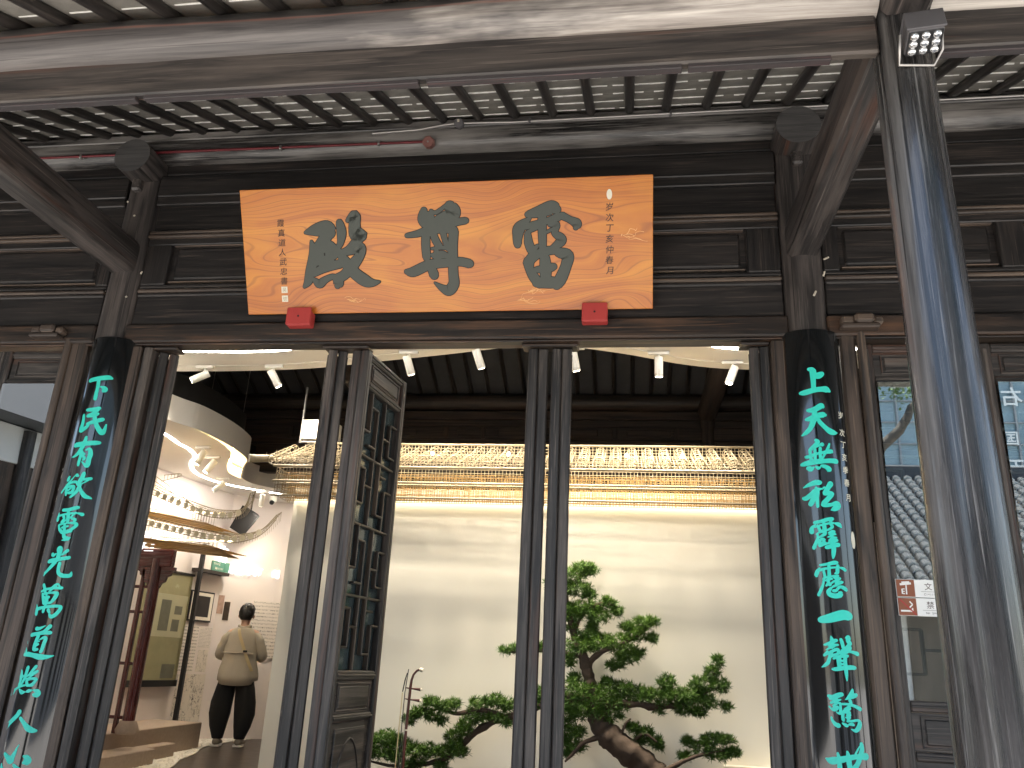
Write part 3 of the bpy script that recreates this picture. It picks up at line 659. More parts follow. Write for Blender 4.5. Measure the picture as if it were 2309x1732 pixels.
CHARS['RIGHT'] = [[[-314,29592,200,-147,29512,317,-146,29194,283,-156,28842,232,-171,28423,230],[-89,29219,283,119,29236,338,308,29341,259],[-813,28323,184,-606,28332,281,-162,28440,264,223,28494,271,475,28493,332,628,28421,161]],[[-518,27360,179,-332,27364,243,-94,27459,277,137,27598,282,213,27549,184],[-628,26890,162,-395,26923,274,-124,27049,260,195,27120,282,291,27108,184],[-198,27307,227,-236,27001,275,-314,26766,274,-460,26435,225,-661,26214,210,-859,26083,98,-940,26076,25],[-87,26929,178,20,26708,212,253,26444,232,486,26257,307,712,26212,231,864,26214,55]],[[-249,25775,175,-179,25690,207,-313,25527,174,-491,25369,159,-603,25294,95],[-100,25523,96,25,25557,209],[-451,25284,47,-291,25410,63,-117,25506,96],[-572,25291,143,-571,25092,127,-537,24726,142],[-328,25312,111,-345,25080,126,-357,24718,126],[-81,25373,143,-104,25075,143,-108,24713,142],[379,25604,83,295,25383,131,164,25145,113,3,24878,95,-83,24746,95],[-783,24927,144,-581,24960,158,-270,25078,126,55,25143,144,411,25208,216,475,25179,134],[-1017,24554,163,-839,24585,240,-375,24669,267,5,24697,222,402,24729,231,658,24718,259],[-701,24343,237,-581,24318,251,-456,24377,94],[-348,24422,94,-249,24338,156,-156,24386,78],[-90,24451,126,105,24405,207,251,24280,258,197,24196,96]],[[-1025,23384,32,-781,23492,173,-470,23604,248,-246,23614,248],[-1048,22853,176,-905,22857,221,-647,23032,233,-424,23216,231,-194,23308,77],[-427,23376,93,-396,23199,231,-419,22879,184,-413,22561,138,-416,22418,137],[-468,23025,216,-607,22758,231,-728,22541,232],[268,23559,272,107,23311,220,-32,23084,233],[-167,23276,62,-25,23373,93],[-50,23052,186,166,23089,205,305,23064,208],[286,23031,223,115,22833,219,-131,22574,230],[-151,22511,230,41,22482,186,276,22538,158],[325,22556,191,505,22567,278,510,22441,326,319,22303,222,174,22249,31]],[[-617,21631,152,-333,21688,151,-32,21783,168,213,21822,171],[-595,21521,61,-755,21370,168,-784,21184,229],[-618,21412,61,-348,21500,91,28,21597,92,258,21621,94],[304,21608,78,508,21558,210,617,21457,99],[-191,21640,136,-191,21438,181,-178,21236,181],[-495,21487,121,-421,21299,136,-387,21174,135],[125,21678,170,115,21553,138,182,21447,139,67,21334,107,-103,21253,76],[-584,21069,45,-401,21174,90,-224,21205,196,-204,21081,165,-388,20957,90,-538,20897,75],[-527,21052,105,-524,20897,105,-632,20622,150,-737,20409,166],[-489,20773,90,-310,20834,135,-225,20803,105],[-450,20711,164,-451,20511,149],[-417,20572,179,-237,20649,149,-181,20619,90],[-256,20788,120,-281,20649,134],[-9,21131,91,146,21197,138,238,21201,139],[-15,21053,45,198,21091,154,290,21080,93],[-69,20929,60,129,20996,107],[-23,20776,90,165,20874,168,322,20912,93],[-45,20683,90,154,20751,183,342,20790,140],[-166,20436,179,13,20485,196,214,20554,214,403,20579,188],[167,20905,184,163,20674,198,153,20368,213,115,20093,166,86,19925,75],[-393,20511,89,-123,20620,75,42,20655,91]],[[-507,19594,103,-216,19641,118,81,19709,180,248,19731,152],[-546,19458,59,-643,19323,163,-714,19158,178,-718,19098,148],[-628,19338,118,-304,19429,118,-11,19480,89,322,19524,77],[366,19496,62,539,19461,142,632,19392,144],[-132,19613,133,-140,19327,147,-145,19072,161],[-383,19338,103,-353,19158,117,-335,19024,132],[281,19582,152,251,19415,167,223,19264,166,114,19215,60],[-380,18993,88,-44,19075,88,256,19116,91],[-396,18978,102,-444,18724,102,-566,18426,131,-684,18203,132],[-304,18875,102,-126,18953,117,-24,18956,74],[-179,19011,103,-209,18802,117,-308,18637,87],[-205,18862,102,-176,18684,131,-104,18686,73],[40,19033,104,229,18981,180,321,18985,122],[175,19053,120,170,18814,164,127,18664,134],[-129,18730,58,85,18870,104,207,18905,90],[166,18770,164,351,18808,152,431,18827,108],[-40,18584,88,143,18680,104,380,18780,76],[-86,18553,88,-227,18387,189,-182,18240,218,28,18173,219,253,18212,224,332,18245,151],[-11,18408,146,107,18427,118,255,18581,120,439,18575,169,576,18480,173],[219,18343,89,307,18318,180]],[[-678,17069,288,-283,17151,392,308,17319,445,620,17284,405]],[[-292,16337,56,-260,16210,155,-261,16025,169,-289,15840,126],[-600,15956,85,-371,16035,141,-154,16143,155,-53,16175,128],[-408,15920,112,-169,15958,127,-13,15972,85],[-548,15731,28,-388,15822,84,-173,15901,84],[-481,15691,56,-605,15532,112,-650,15488,99],[-621,15503,98,-374,15639,112,-114,15762,141,-19,15724,155,-15,15612,141],[-390,15441,98,-204,15519,126,-16,15598,99],[-406,15581,98,-419,15426,126,-507,15184,153,-642,15052,126,-789,14969,28],[-290,15657,84,-314,15529,84],[136,16212,144,180,16044,158,207,15861,144],[350,16293,59,475,16313,225,460,16156,194,528,16046,196,376,15911,103,110,15744,57],[76,15672,71,319,15782,87,545,15891,121],[542,15863,136,387,15701,147,157,15620,129,11,15585,57],[433,15703,89,621,15684,122,890,15612,194],[-258,15363,84,1,15458,127,219,15496,144,368,15503,131],[-32,15401,211,-35,15024,168],[260,15456,158,241,15246,158,245,14967,171,249,14691,142,248,14429,43],[14,15277,84,171,15284,85],[1,15123,98,159,15144,85],[-336,14899,83,-184,14906,167,173,14978,170,474,15006,192,665,15000,168]],[[-595,13744,123,-408,13686,205,-197,13780,205,-28,13830,179],[-549,13624,82,-346,13608,150,-217,13697,82],[-522,13449,82,-312,13529,122,-101,13608,68],[-423,13333,81,-294,13421,81,-154,13470,68],[-602,13294,55,-450,13155,95,-311,13204,149,-250,13289,108,-372,13282,81,-446,13210,81],[-127,13458,95,-129,13269,109,-147,13052,136,-244,13033,81,-321,13082,27],[470,14057,87,407,13877,187,244,13707,126,108,13619,28],[289,13722,155,442,13770,202,620,13832,164],[307,13601,141,337,13454,127,223,13314,112,31,13210,69],[-62,13421,82,120,13430,97,332,13400,113,554,13341,131,772,13241,168],[-4,13127,109,-61,12936,122,-50,12750,136],[-4,13127,109,183,13191,125,289,13249,84],[89,13078,110,230,13072,153],[120,12959,82,235,12978,153],[70,12863,68,211,12870,152],[132,12773,82,191,12802,110],[112,12705,82,343,12729,98,589,12765,102,673,12648,192,606,12473,204,453,12335,156,267,12380,41],[-543,12840,68,-500,12695,108,-390,12555,161,-273,12510,201],[-88,12614,81,42,12541,136,96,12518,109],[157,12574,69,301,12594,125,372,12571,112]],[[-898,11103,69,-682,11035,282,-280,11112,257,70,11201,216,438,11273,201,875,11283,297],[-395,11369,90,-366,11161,157,-353,10767,189,-355,10612,167],[10,11452,91,38,11244,193,49,10969,215,69,10796,215],[676,11791,174,676,11546,211,534,11210,216,407,10964,200,270,10806,219],[585,11699,49,464,11540,72,348,11369,70],[-371,10556,166,20,10639,169,440,10659,153]]]
CHARS['LEFT'] = [[[-513,29090,258,-83,29165,269,301,29233,271,619,29280,262,802,29244,148],[81,29084,220,121,28645,198,112,28247,217,125,27930,216],[284,28691,77,483,28625,225,559,28513,317,501,28447,225]],[[-226,27251,184,181,27275,241,485,27367,209],[434,27289,210,188,27031,192,-77,26882,227],[-25,26882,200,302,26939,212,466,27023,185],[-375,26941,164,-325,26452,215,-351,26018,269,-101,26131,227,63,26301,171],[-10,26397,173,384,26556,232,790,26717,225],[302,26939,212,429,26559,231,636,26191,248,900,25935,289,996,26093,200,1035,26438,80]],[[114,25607,153,94,25359,230,13,25034,252,-150,24693,221,-323,24509,168,-548,24425,45],[-489,25142,290,-233,25169,289,252,25250,261,684,25302,250,898,25328,194],[-53,24807,177,21,24505,174,3,24167,173,14,23962,154],[248,24852,56,454,24902,199,563,24627,250,535,24343,250,523,23986,267,424,23960,162,177,24171,56],[67,24808,57,149,24621,151,224,24624,130,175,24509,131,282,24363,147,226,24286,130]],[[-393,23266,169,-441,23101,215],[71,23375,207,156,23340,111],[-39,23336,39,-190,23114,80,-391,22860,126,-609,22574,137,-752,22399,145],[-291,22839,61,-108,22966,137,124,22989,149],[-408,22676,169,-372,22400,188,-346,22235,124],[-347,22711,145,-7,22728,171,54,22638,169,-5,22399,171,-202,22361,159],[-243,22508,100,-106,22636,117],[445,23504,196,410,23261,233,274,22903,236,201,22900,147],[454,23134,107,682,23190,157,874,23229,173],[746,23123,87,470,22896,53],[345,22907,198,348,22650,197,198,22350,182,-16,22125,133],[375,22688,161,552,22426,192,745,22224,223,971,22157,153,1109,22120,68]],[[-297,21388,161,51,21409,185,357,21512,194,553,21561,173],[-541,21231,44,-549,20944,175,-538,20836,195],[-486,21067,107,-83,21155,114,281,21220,107,587,21239,86,844,21190,203],[55,21391,148,101,21123,201,149,20767,181],[-184,21064,156,-99,20904,152,-214,20707,137],[37,20835,92,-157,20653,77],[480,21268,104,289,21023,89,133,20910,109],[305,20953,106,529,20877,155,481,20785,104],[-341,20529,121,-234,20315,156,-22,20141,185],[-306,20564,100,137,20660,90,537,20682,137,657,20584,187,471,20357,155,244,20203,195,50,20161,165],[22,20585,148,68,20321,164,95,20056,181,174,19883,196,349,19821,226,443,19862,137],[-91,20405,113,229,20504,107],[64,19721,36,260,19746,123],[481,20234,103,256,20151,106]],[[56,19244,361,88,19036,269,65,18827,233,89,18655,214],[-319,18959,178,-255,18890,174,-91,18979,74],[496,19178,186,372,19049,154,244,18921,52],[-453,18560,226,-84,18650,222,356,18736,188,658,18807,183],[-37,18548,238,-215,18303,209,-455,18043,163,-674,17837,178],[238,18489,174,232,18214,173,287,17976,189,469,17849,201,717,17831,197,898,17879,195,925,18052,65]],[[-450,17317,162,-311,17098,174,-224,16881,169],[-503,16960,103,-278,17065,134,62,17143,106,258,17303,137,395,17377,101,500,17282,83],[245,17133,68,489,17180,149,634,17188,147],[338,17256,101,175,17130,104,11,16972,107],[-391,16844,118,-269,16594,152,-155,16346,165],[-317,16828,116,121,16909,104,434,16907,166,431,16772,199,343,16567,184,210,16393,136,-41,16367,143],[-194,16630,167,51,16671,158],[-239,16712,75,33,16520,88,-63,16449,90],[-112,16850,109,-61,16516,126,-12,16184,159],[-678,16269,131,-561,16037,228,-497,15788,202],[-739,15984,135,-509,16037,183,-61,16149,143,372,16218,150,693,16235,129,785,16174,176,721,15954,177,559,15746,194,409,15689,181,299,15799,100],[-67,16099,143,-76,15916,161],[193,16026,170,276,15897,134]],[[-246,15046,203,-65,15053,159,241,15213,33],[480,15192,211,363,15055,181,225,14918,150,0,14810,156],[-480,14712,198,-111,14790,178,241,14853,183,568,14869,176],[-31,14711,192,-80,14466,194,-121,14189,213,-125,13995,177],[83,14489,51,298,14612,148,396,14552,179,366,14324,179,334,14032,179,298,13901,180],[-43,14402,105,86,14408,68],[-29,14209,139,69,14262,102],[-82,13981,175,80,14004,136],[-908,14816,218,-858,14718,212],[-792,14442,204,-765,14312,245,-819,14148,160,-672,13958,170,-629,13782,229],[-687,13715,171,-435,13741,232,-103,13707,211,275,13644,278,600,13643,205,951,13723,47]],[[-644,12878,207,-552,12645,219,-534,12393,158,-590,12201,121],[-219,13088,197,-246,12833,180,-285,12547,163,-383,12306,131,-503,12174,117],[-390,12668,113,-555,12518,119],[229,13157,164,103,12961,150,-28,12765,137,-154,12664,88],[352,12925,144,195,12807,147,42,12642,101,-61,12542,86],[-138,12539,122,-85,12353,155,-9,12215,152],[-86,12494,121,154,12553,115,375,12547,143,327,12404,144,228,12258,162,27,12217,117],[-126,12225,87,-444,12146,114,-758,11988,130,-929,11853,261,-1102,11717,160],[-466,12004,77,-265,11874,197,-106,11882,103],[-35,11902,51,131,11956,164,292,11995,64],[370,12014,79,592,11946,201,607,11806,262,440,11784,172]],[[-123,10931,256,-242,10725,228,-532,10447,231,-833,10150,242,-1013,9937,123],[13,10648,149,243,10431,174,473,10213,260,697,10099,255,910,10073,134]],[[-444,8942,156,-227,8797,225,-10,8662,351,59,8815,236,137,9027,159,191,9226,73,272,9415,18],[604,8884,92,770,8807,262,817,8647,363,682,8587,171],[-512,8476,58,-454,8275,198],[201,8479,96,359,8349,176,583,8208,172]]]
# ================================================================== brush characters
def smooth(pts, k=6):
    out = []; n = len(pts)
    for i in range(n - 1):
        p0, p1, p2, p3 = pts[max(i - 1, 0)], pts[i], pts[i + 1], pts[min(i + 2, n - 1)]
        for j in range(k):
            t = j / k; q = []
            for a, b, c, d in zip(p0, p1, p2, p3):
                q.append(0.5 * (2 * b + (c - a) * t + (2 * a - 5 * b + 4 * c - d) * t * t + (3 * b - a - 3 * c + d) * t * t * t))
            out.append(q)
    out.append(list(pts[-1])); return out
def stroke(mb, flat, fn, h, grow=0.0, mi=0):
    pts = [(flat[i] * 1e-4, flat[i + 1] * 1e-4, flat[i + 2] * 1e-4) for i in range(0, len(flat), 3)]
    s = smooth(pts); n = len(s); v = []; f = []
    L = []; Rr = []
    for i, (x, y, w) in enumerate(s):
        a = s[max(i - 1, 0)]; b = s[min(i + 1, n - 1)]; dx, dy = b[0] - a[0], b[1] - a[1]; d = math.hypot(dx, dy) or 1e-6
        hw = max(w / 2, 0.0006) + grow; L.append((x - dy / d * hw, y + dx / d * hw)); Rr.append((x + dy / d * hw, y - dx / d * hw))
    for i in range(n): v += [fn(*L[i], h), fn(*Rr[i], h)]
    for i in range(n - 1): f.append([2 * i, 2 * i + 1, 2 * i + 3, 2 * i + 2])
    for i, sg in ((0, -1), (n - 1, 1)):                        # round ends
        x, y, w = s[i]; hw = max(w / 2, 0.0006) + grow; a = s[max(i - 1, 0)]; b = s[min(i + 1, n - 1)]
        t0 = math.atan2(b[1] - a[1], b[0] - a[0]); o = len(v); v.append(fn(x, y, h)); m = 8
        for j in range(m + 1):
            an = t0 + sg * (math.pi / 2) - sg * math.pi * j / m if sg > 0 else t0 + math.pi / 2 + math.pi * j / m
            v.append(fn(x + hw * math.cos(an) * 0.9, y + hw * math.sin(an) * 0.9, h))
        for j in range(m): f.append([o, o + 1 + j, o + 2 + j] if sg < 0 else [o, o + 2 + j, o + 1 + j])
    mb.add(v, f, None, mi)
FONTM = {}
def glyph(ch, bold=0.0):
    """a glyph of the built-in face as (vertices, faces) in a unit square"""
    k = (ch, bold)
    if k not in FONTM:
        cu = bpy.data.curves.new('glyph', 'FONT'); cu.body = ch; cu.size = 1.0; cu.align_x = 'CENTER'; cu.align_y = 'CENTER'; cu.offset = bold; cu.resolution_u = 3; cu.fill_mode = 'FRONT'
        o = bpy.data.objects.new('glyph', cu); C.objects.link(o); bpy.context.view_layer.update()
        me = o.evaluated_get(bpy.context.evaluated_depsgraph_get()).to_mesh()
        v = [tuple(x.co) for x in me.vertices]; f = [list(p.vertices) for p in me.polygons]
        bpy.data.objects.remove(o); bpy.data.curves.remove(cu)
        if v:
            cx_ = (min(p[0] for p in v) + max(p[0] for p in v)) / 2; cy_ = (min(p[1] for p in v) + max(p[1] for p in v)) / 2
            v = [(p[0] - cx_, p[1] - cy_) for p in v]
        FONTM[k] = (v, f)
    return FONTM[k]
def put(mb, ch, fn, x, y, sz, h, bold=0.0, mi=0, skew=0.0, mirror=1):
    v, f = glyph(ch, bold); mb.add([fn(x + mirror * (p[0] + skew * p[1]) * sz, y + p[1] * sz, h) for p in v], f, None, mi)

# ================================================================== the name board over the door
PX0, PW, PLN, PT = -2.2430, 2.3745, 0.7239, 0.035
PO = Vector((PX0, -0.09, 3.3332)); PE = Vector((0, -0.3395, 0.6394)).normalized(); PN = Vector((1, 0, 0)).cross(PE)   # PN points to the viewer
if PN.y > 0: PN = -PN
def pl(x, y, h): return PO + Vector((x, 0, 0)) + PE * y + PN * h
PLQ = thing('name_board', 'orange varnished wooden name board with three big grey characters over the door', 'name board', (PX0 + PW / 2, -0.09, 3.333))
mb = MB(); mt = Matrix(((1, 0, PN.x, PO.x), (0, PE.y, PN.y, PO.y), (0, PE.z, PN.z, PO.z), (0, 0, 0, 1)))
mb.box(0, PW, 0, PLN, -PT, 0, ch=0.003, mat=mt, off=0.0); part('board', mb, 'plaque_wood', PLQ)
BIG = CHARS['PLAQUE']
for ch in BIG:
    mb = MB()
    for i, s in enumerate(ch): stroke(mb, s, pl, 0.0012 + 0.00012 * i, 0.0048, 1)
    for i, s in enumerate(ch): stroke(mb, s, pl, 0.0042 + 0.00012 * i, 0.0006, 0)
    part('character', mb, ['ink_grey', 'ink_black'], PLQ)
for txt, x, y0, y1 in (('岁次丁亥仲春月', 2.139, 0.560, 0.214), ('霞真道人武忠書', 0.241, 0.528, 0.195)):
    for i, chh in enumerate(txt):
        mb = MB(); put(mb, chh, pl, x + random.uniform(-.002, .002), y0 + (y1 - y0) * i / (len(txt) - 1), 0.046, 0.0012, 0.010, skew=0.10); part('small_character', mb, 'ink_brown', PLQ)
mb = MB(); mb.add([pl(2.139, 0.626, 0.0012)] + [pl(2.139 + 0.015 * math.cos(a), 0.626 + 0.028 * math.sin(a), 0.0012) for a in [2 * math.pi * i / 24 for i in range(24)]], [[0, 1 + i, 1 + (i + 1) % 24] for i in range(24)]); part('oval_seal', mb, 'seal_white', PLQ)
for y, s in ((0.143, '吴'), (0.091, '號')):
    mb = MB(); q = 0.0185
    mb.add([pl(0.2375 - q, y - q, 0.0012), pl(0.2375 + q, y - q, 0.0012), pl(0.2375 + q, y + q, 0.0012), pl(0.2375 - q, y + q, 0.0012)], [[0, 1, 2, 3]])
    put(mb, s, pl, 0.2375, y, 0.028, 0.0018, 0.0, 1); part('square_seal', mb, ['seal_white', 'picture_tan'], PLQ)
# pale scuffs along the lower edge
for (x, y) in ((0.62, 0.085), (1.70, 0.11), (1.62, 0.065), (2.22, 0.40)):
    mb = MB()
    for k in range(5):
        px, py = x + random.uniform(-.02, .02), y + random.uniform(-.01, .01); fl = []
        for j in range(6): fl += [int(px * 1e4), int(py * 1e4), random.randint(8, 30)]; px += random.uniform(0.0, 0.035); py += random.uniform(-.016, .016)
        stroke(mb, fl, pl, 0.0008 + 0.00008 * k)
    part('scuff', mb, 'scuff', PLQ)
# red blocks on which the board stands
for x0, x1, lb in ((-1.978, -1.828, 'red painted wooden block under the signature end of the name board'), (-0.258, -0.116, 'red painted wooden block under the dated end of the name board')):
    B = thing('support_block', lb, 'support block', ((x0 + x1) / 2, -0.09, 3.245), 'red blocks carrying the name board')
    part('block', MB().box(x0, x1, -0.135, -0.074, 3.243, 3.333, ch=0.006), 'red_block', B)
    part('front_lip', MB().box(x0 + .001, x1 - .001, -0.146, -0.1355, 3.243, 3.352, ch=0.004), 'red_block', B)
    part('screw', MB().cyl(((x0 + x1) / 2, -0.146, 3.296), ((x0 + x1) / 2, -0.1485, 3.296), 0.006, 0.005, 10), 'black_metal', B)

# ================================================================== couplet boards on the two door columns
CR, CYC, CPH = 0.1835, 0.0576, R(50)
def couplet(name, label, xc, chars, small, s_small, seals, bead):
    T = thing(name, label, 'couplet board', (xc, -0.10, FL), 'lacquered couplet boards on the door columns')
    def fn(s, z, h): a = s / CR; return Vector((xc + (CR + h) * math.sin(a), CYC - (CR + h) * math.cos(a), z))
    mb = MB(); n = 40; z0, z1 = FL + 0.25, 3.186; nz = 12
    v = []; g = []; f = []
    for j in range(nz + 1):
        z = z0 + (z1 - z0) * j / nz
        for i in range(n + 1):
            a = -CPH + 2 * CPH * i / n; v.append((xc + CR * math.sin(a), CYC - CR * math.cos(a), z)); g.append((z, CR * a, 0))
    for j in range(nz):
        for i in range(n): f.append([j * (n + 1) + i, j * (n + 1) + i + 1, (j + 1) * (n + 1) + i + 1, (j + 1) * (n + 1) + i])
    mb.add(v, f, g, 0, True)
    ri = CR - 0.018
    for z, up in ((z0, 0), (z1, 1)):
        vv = []
        for i in range(n + 1):
            a = -CPH + 2 * CPH * i / n; vv += [(xc + CR * math.sin(a), CYC - CR * math.cos(a), z), (xc + ri * math.sin(a), CYC - ri * math.cos(a), z)]
        mb.add(vv, [[2 * i, 2 * i + 2, 2 * i + 3, 2 * i + 1] if not up else [2 * i, 2 * i + 1, 2 * i + 3, 2 * i + 2] for i in range(n)])
    for a in (-CPH, CPH):
        p = [(xc + r_ * math.sin(a), CYC - r_ * math.cos(a)) for r_ in (CR, ri)]
        mb.add([(p[0][0], p[0][1], z0), (p[1][0], p[1][1], z0), (p[1][0], p[1][1], z1), (p[0][0], p[0][1], z1)], [[0, 1, 2, 3]])
    vv = []
    for z in (z0, z1):
        for i in range(n + 1):
            a = -CPH + 2 * CPH * i / n; vv.append((xc + ri * math.sin(a), CYC - ri * math.cos(a), z))
    mb.add(vv, [[i + 1, i, n + 1 + i, n + 2 + i] for i in range(n)], None, 0, True)
    part('board', mb, 'lacquer', T)
    for ch in chars:
        m = MB()
        for i, s in enumerate(ch): stroke(m, s, fn, 0.0012 + 0.00012 * i, 0.0006)
        part('character', m, 'paint_cyan', T)
    for chh, z in small:
        m = MB(); put(m, chh, fn, s_small, z, 0.040, 0.0012, 0.012, skew=0.06); part('small_character', m, 'seal_white', T)
    for (s, z, a, b, mat) in seals:
        m = MB(); N = 20
        if mat == 'seal_white': m.add([fn(s, z, .0012)] + [fn(s + a * math.cos(2 * math.pi * i / N), z + b * math.sin(2 * math.pi * i / N), .0012) for i in range(N)], [[0, 1 + i, 1 + (i + 1) % N] for i in range(N)])
        else: m.add([fn(s - a, z - b, .0012), fn(s + a, z - b, .0012), fn(s + a, z + b, .0012), fn(s - a, z + b, .0012)], [[0, 1, 2, 3]])
        part('seal', m, mat, T)
    return T
couplet('couplet_board', 'black lacquered column board with turquoise characters, white date and white oval seal', 0.957, CHARS['RIGHT'],
        list(zip('岁次丁亥季春月', (2.721, 2.628, 2.565, 2.500, 2.434, 2.370, 2.295))), 0.122, [(0.130, 2.088, 0.014, 0.042, 'seal_white')], 1)
couplet('couplet_board', 'black lacquered column board with turquoise characters, white signature and two pink seals', -3.10, CHARS['LEFT'],
        list(zip('霞真道人武玉化良山時之書', (2.344, 2.275, 2.209, 2.141, 2.092, 2.041, 1.985, 1.926, 1.878, 1.835, 1.808, 1.766))), -0.121, [(-0.124, 1.715, 0.012, 0.018, 'seal_pink'), (-0.128, 1.672, 0.012, 0.016, 'seal_pink'), (-0.150, 2.383, 0.009, 0.007, 'seal_white')], -1)

# ================================================================== conduits, junction boxes, floodlight, notices
K = thing('steel_conduit', 'thin steel conduit with a round junction box along the eaves purlin', 'conduit', (0.6, -0.12, 4.60))
pts = [(-1.6, -0.118, 4.56), (-1.3, -0.12, 4.57), (-1.12, -0.122, 4.598), (-1.04, -0.125, 4.60), (-0.9, -0.122, 4.598), (-0.7, -0.12, 4.592), (0.5, -0.12, 4.600), (0.83, -0.12, 4.600), (1.08, -0.12, 4.600), (3.2, -0.12, 4.605)]
part('pipe', MB().tube(pts, 0.0085, 10), 'steel', K)
part('junction_box', MB().tube([(-1.04, -0.112, 4.598), (-1.04, -0.150, 4.585), (-1.04, -0.153, 4.584)], [0.030, 0.030, 0.026], 20), 'grey_metal', K)
part('wire_cap', MB().tube([(-1.04, -0.153, 4.590), (-1.04, -0.166, 4.600)], [0.009, 0.007], 8), 'peg', K)
for x in (-0.6, 0.25, 1.4): part('clip', MB().box(x - .007, x + .007, -0.132, -0.108, 4.583, 4.612, ch=.002), 'grey_metal', K)
K = thing('red_conduit', 'red painted conduit ending in an octagonal box below the rafters', 'conduit', (-2.5, -0.12, 4.47))
part('pipe', MB().tube([(-4.8, -0.112, 4.50), (-3.3, -0.112, 4.492), (-2.9, -0.112, 4.496), (-1.25, -0.115, 4.482)], 0.0085, 10), 'conduit_red', K)
part('octagonal_box', MB().tube([(-1.225, -0.105, 4.476), (-1.225, -0.140, 4.462), (-1.225, -0.146, 4.460)], [0.038, 0.038, 0.033], 8, sm=False, ring0=0.39), 'conduit_rust', K)
part('screw', MB().cyl((-1.225, -0.146, 4.46), (-1.225, -0.151, 4.458), 0.006, 0.006, 8), 'steel', K)
for x in (-2.2, -1.55, -3.6): part('clip', MB().box(x - .007, x + .007, -0.125, -0.1, 4.474, 4.502, ch=.002), 'steel', K)

FX, FY, FZ = 0.962, -1.925, 3.470
F = thing('floodlight', 'grey hooded floodlight with nine round lenses strapped to the front pillar', 'floodlight', (FX, -1.86, 3.44))
tilt = Matrix.Translation((FX, FY, FZ)) @ Euler((R(-12), 0, R(-7))).to_matrix().to_4x4()
part('housing', MB().box(-0.055, 0.055, -0.042, 0.052, -0.034, 0.046, ch=0.005, mat=tilt), 'grey_metal', F)
part('hood', MB().box(-0.060, 0.060, -0.050, -0.0425, -0.030, 0.056, ch=0.002, mat=tilt).box(-0.060, 0.060, -0.050, 0.055, 0.0465, 0.054, ch=0.002, mat=tilt), 'grey_metal', F)
part('lamp_face', MB().box(-0.052, 0.052, -0.040, 0.050, -0.0375, -0.0345, ch=0.001, mat=tilt), 'black_metal', F)
for i in range(3):
    for j in range(3):
        p = tilt @ Vector((-0.034 + 0.034 * i, -0.024 + 0.029 * j, -0.0375)); q = tilt @ Vector((-0.034 + 0.034 * i, -0.024 + 0.029 * j, -0.0445))
        part('lens', MB().tube([p, q, q + (q - p) * 0.4], [0.0135, 0.0125, 0.006], 14), 'lens', F)
part('bracket', MB().tube([(FX - 0.066, FY + .01, FZ + .01), (FX - 0.070, FY + 0.02, FZ - 0.035), (FX - 0.062, FY + 0.065, FZ - 0.065), (FX + 0.05, FY + 0.070, FZ - 0.070), (FX + 0.066, FY + 0.03, FZ - 0.04), (FX + 0.064, FY + .01, FZ + .01)], 0.005, 8), 'steel', F)

# the two notices stuck on the window
NB = thing('window_notice', 'white and brown notice strips stuck on the window glass beside the couplet', 'notice', (1.4, -0.012, 1.746))
def wn_(x, y, h): return Vector((x, -0.0085 - h, y))
for (z0, z1, cn, en, icon) in ((1.832, 1.915, '文明参观', 'Civilization Visit', 0), (1.746, 1.829, '禁止吸烟', 'No Smoking', 1)):
    part('plate', MB().box(1.264, 1.690, -0.0125, -0.0085, z0, z1, ch=0.001), 'plate_white', NB)
    part('icon_field', MB().box(1.266, 1.348, -0.0140, -0.0127, z0 + .002, z1 - .002, ch=0.0004), 'plate_brown', NB)
    m = MB()
    for i, chh in enumerate(cn): put(m, chh, wn_, 1.410 + 0.060 * i, z0 + 0.052, 0.036, 0.0046)
    for i, chh in enumerate(en):
        if chh != ' ': put(m, chh, wn_, 1.392 + 0.0085 * i, z0 + 0.015, 0.014, 0.0046)
    m.box(1.375, 1.660, -0.0134, -0.0128, z0 + 0.027, z0 + 0.0282, ch=0.0001)
    part('lettering', m, 'ink_brown', NB)
    m = MB()
    def bar(x0, y0, x1, y1, w_):
        dx, dy = x1 - x0, y1 - y0; d = math.hypot(dx, dy); nx, ny = -dy / d * w_, dx / d * w_
        m.add([wn_(x0 + nx, y0 + ny, .0062), wn_(x0 - nx, y0 - ny, .0062), wn_(x1 - nx, y1 - ny, .0062), wn_(x1 + nx, y1 + ny, .0062)], [[0, 1, 2, 3]])
    if icon == 0:
        bar(1.282, z0 + .058, 1.333, z0 + .064, .005); bar(1.290, z0 + .068, 1.326, z0 + .071, .003); bar(1.310, z0 + .055, 1.309, z0 + .012, .003); bar(1.290, z0 + .038, 1.290, z0 + .014, .003)
        for q in (.015, .026, .037): bar(1.292, z0 + q, 1.302, z0 + q, .0022)
    else:
        bar(1.275, z0 + .022, 1.318, z0 + .022, .004); bar(1.322, z0 + .018, 1.322, z0 + .030, .003); bar(1.328, z0 + .018, 1.328, z0 + .036, .003); bar(1.316, z0 + .038, 1.330, z0 + .052, .003); bar(1.330, z0 + .052, 1.318, z0 + .066, .003)
    part('icon', m, 'plate_white', NB)
    if icon:
        m = MB(); bar2 = [(1.272, z1 - .006), (1.342, z0 + .006)]
        dx, dy = bar2[1][0] - bar2[0][0], bar2[1][1] - bar2[0][1]; d = math.hypot(dx, dy); nx, ny = -dy / d * .003, dx / d * .003
        m.add([wn_(bar2[0][0] + nx, bar2[0][1] + ny, .0070), wn_(bar2[0][0] - nx, bar2[0][1] - ny, .0070), wn_(bar2[1][0] - nx, bar2[1][1] - ny, .0070), wn_(bar2[1][0] + nx, bar2[1][1] + ny, .0070)], [[0, 1, 2, 3]])
        part('red_stripe', m, 'red_block', NB)
NB.location.y -= 0.026
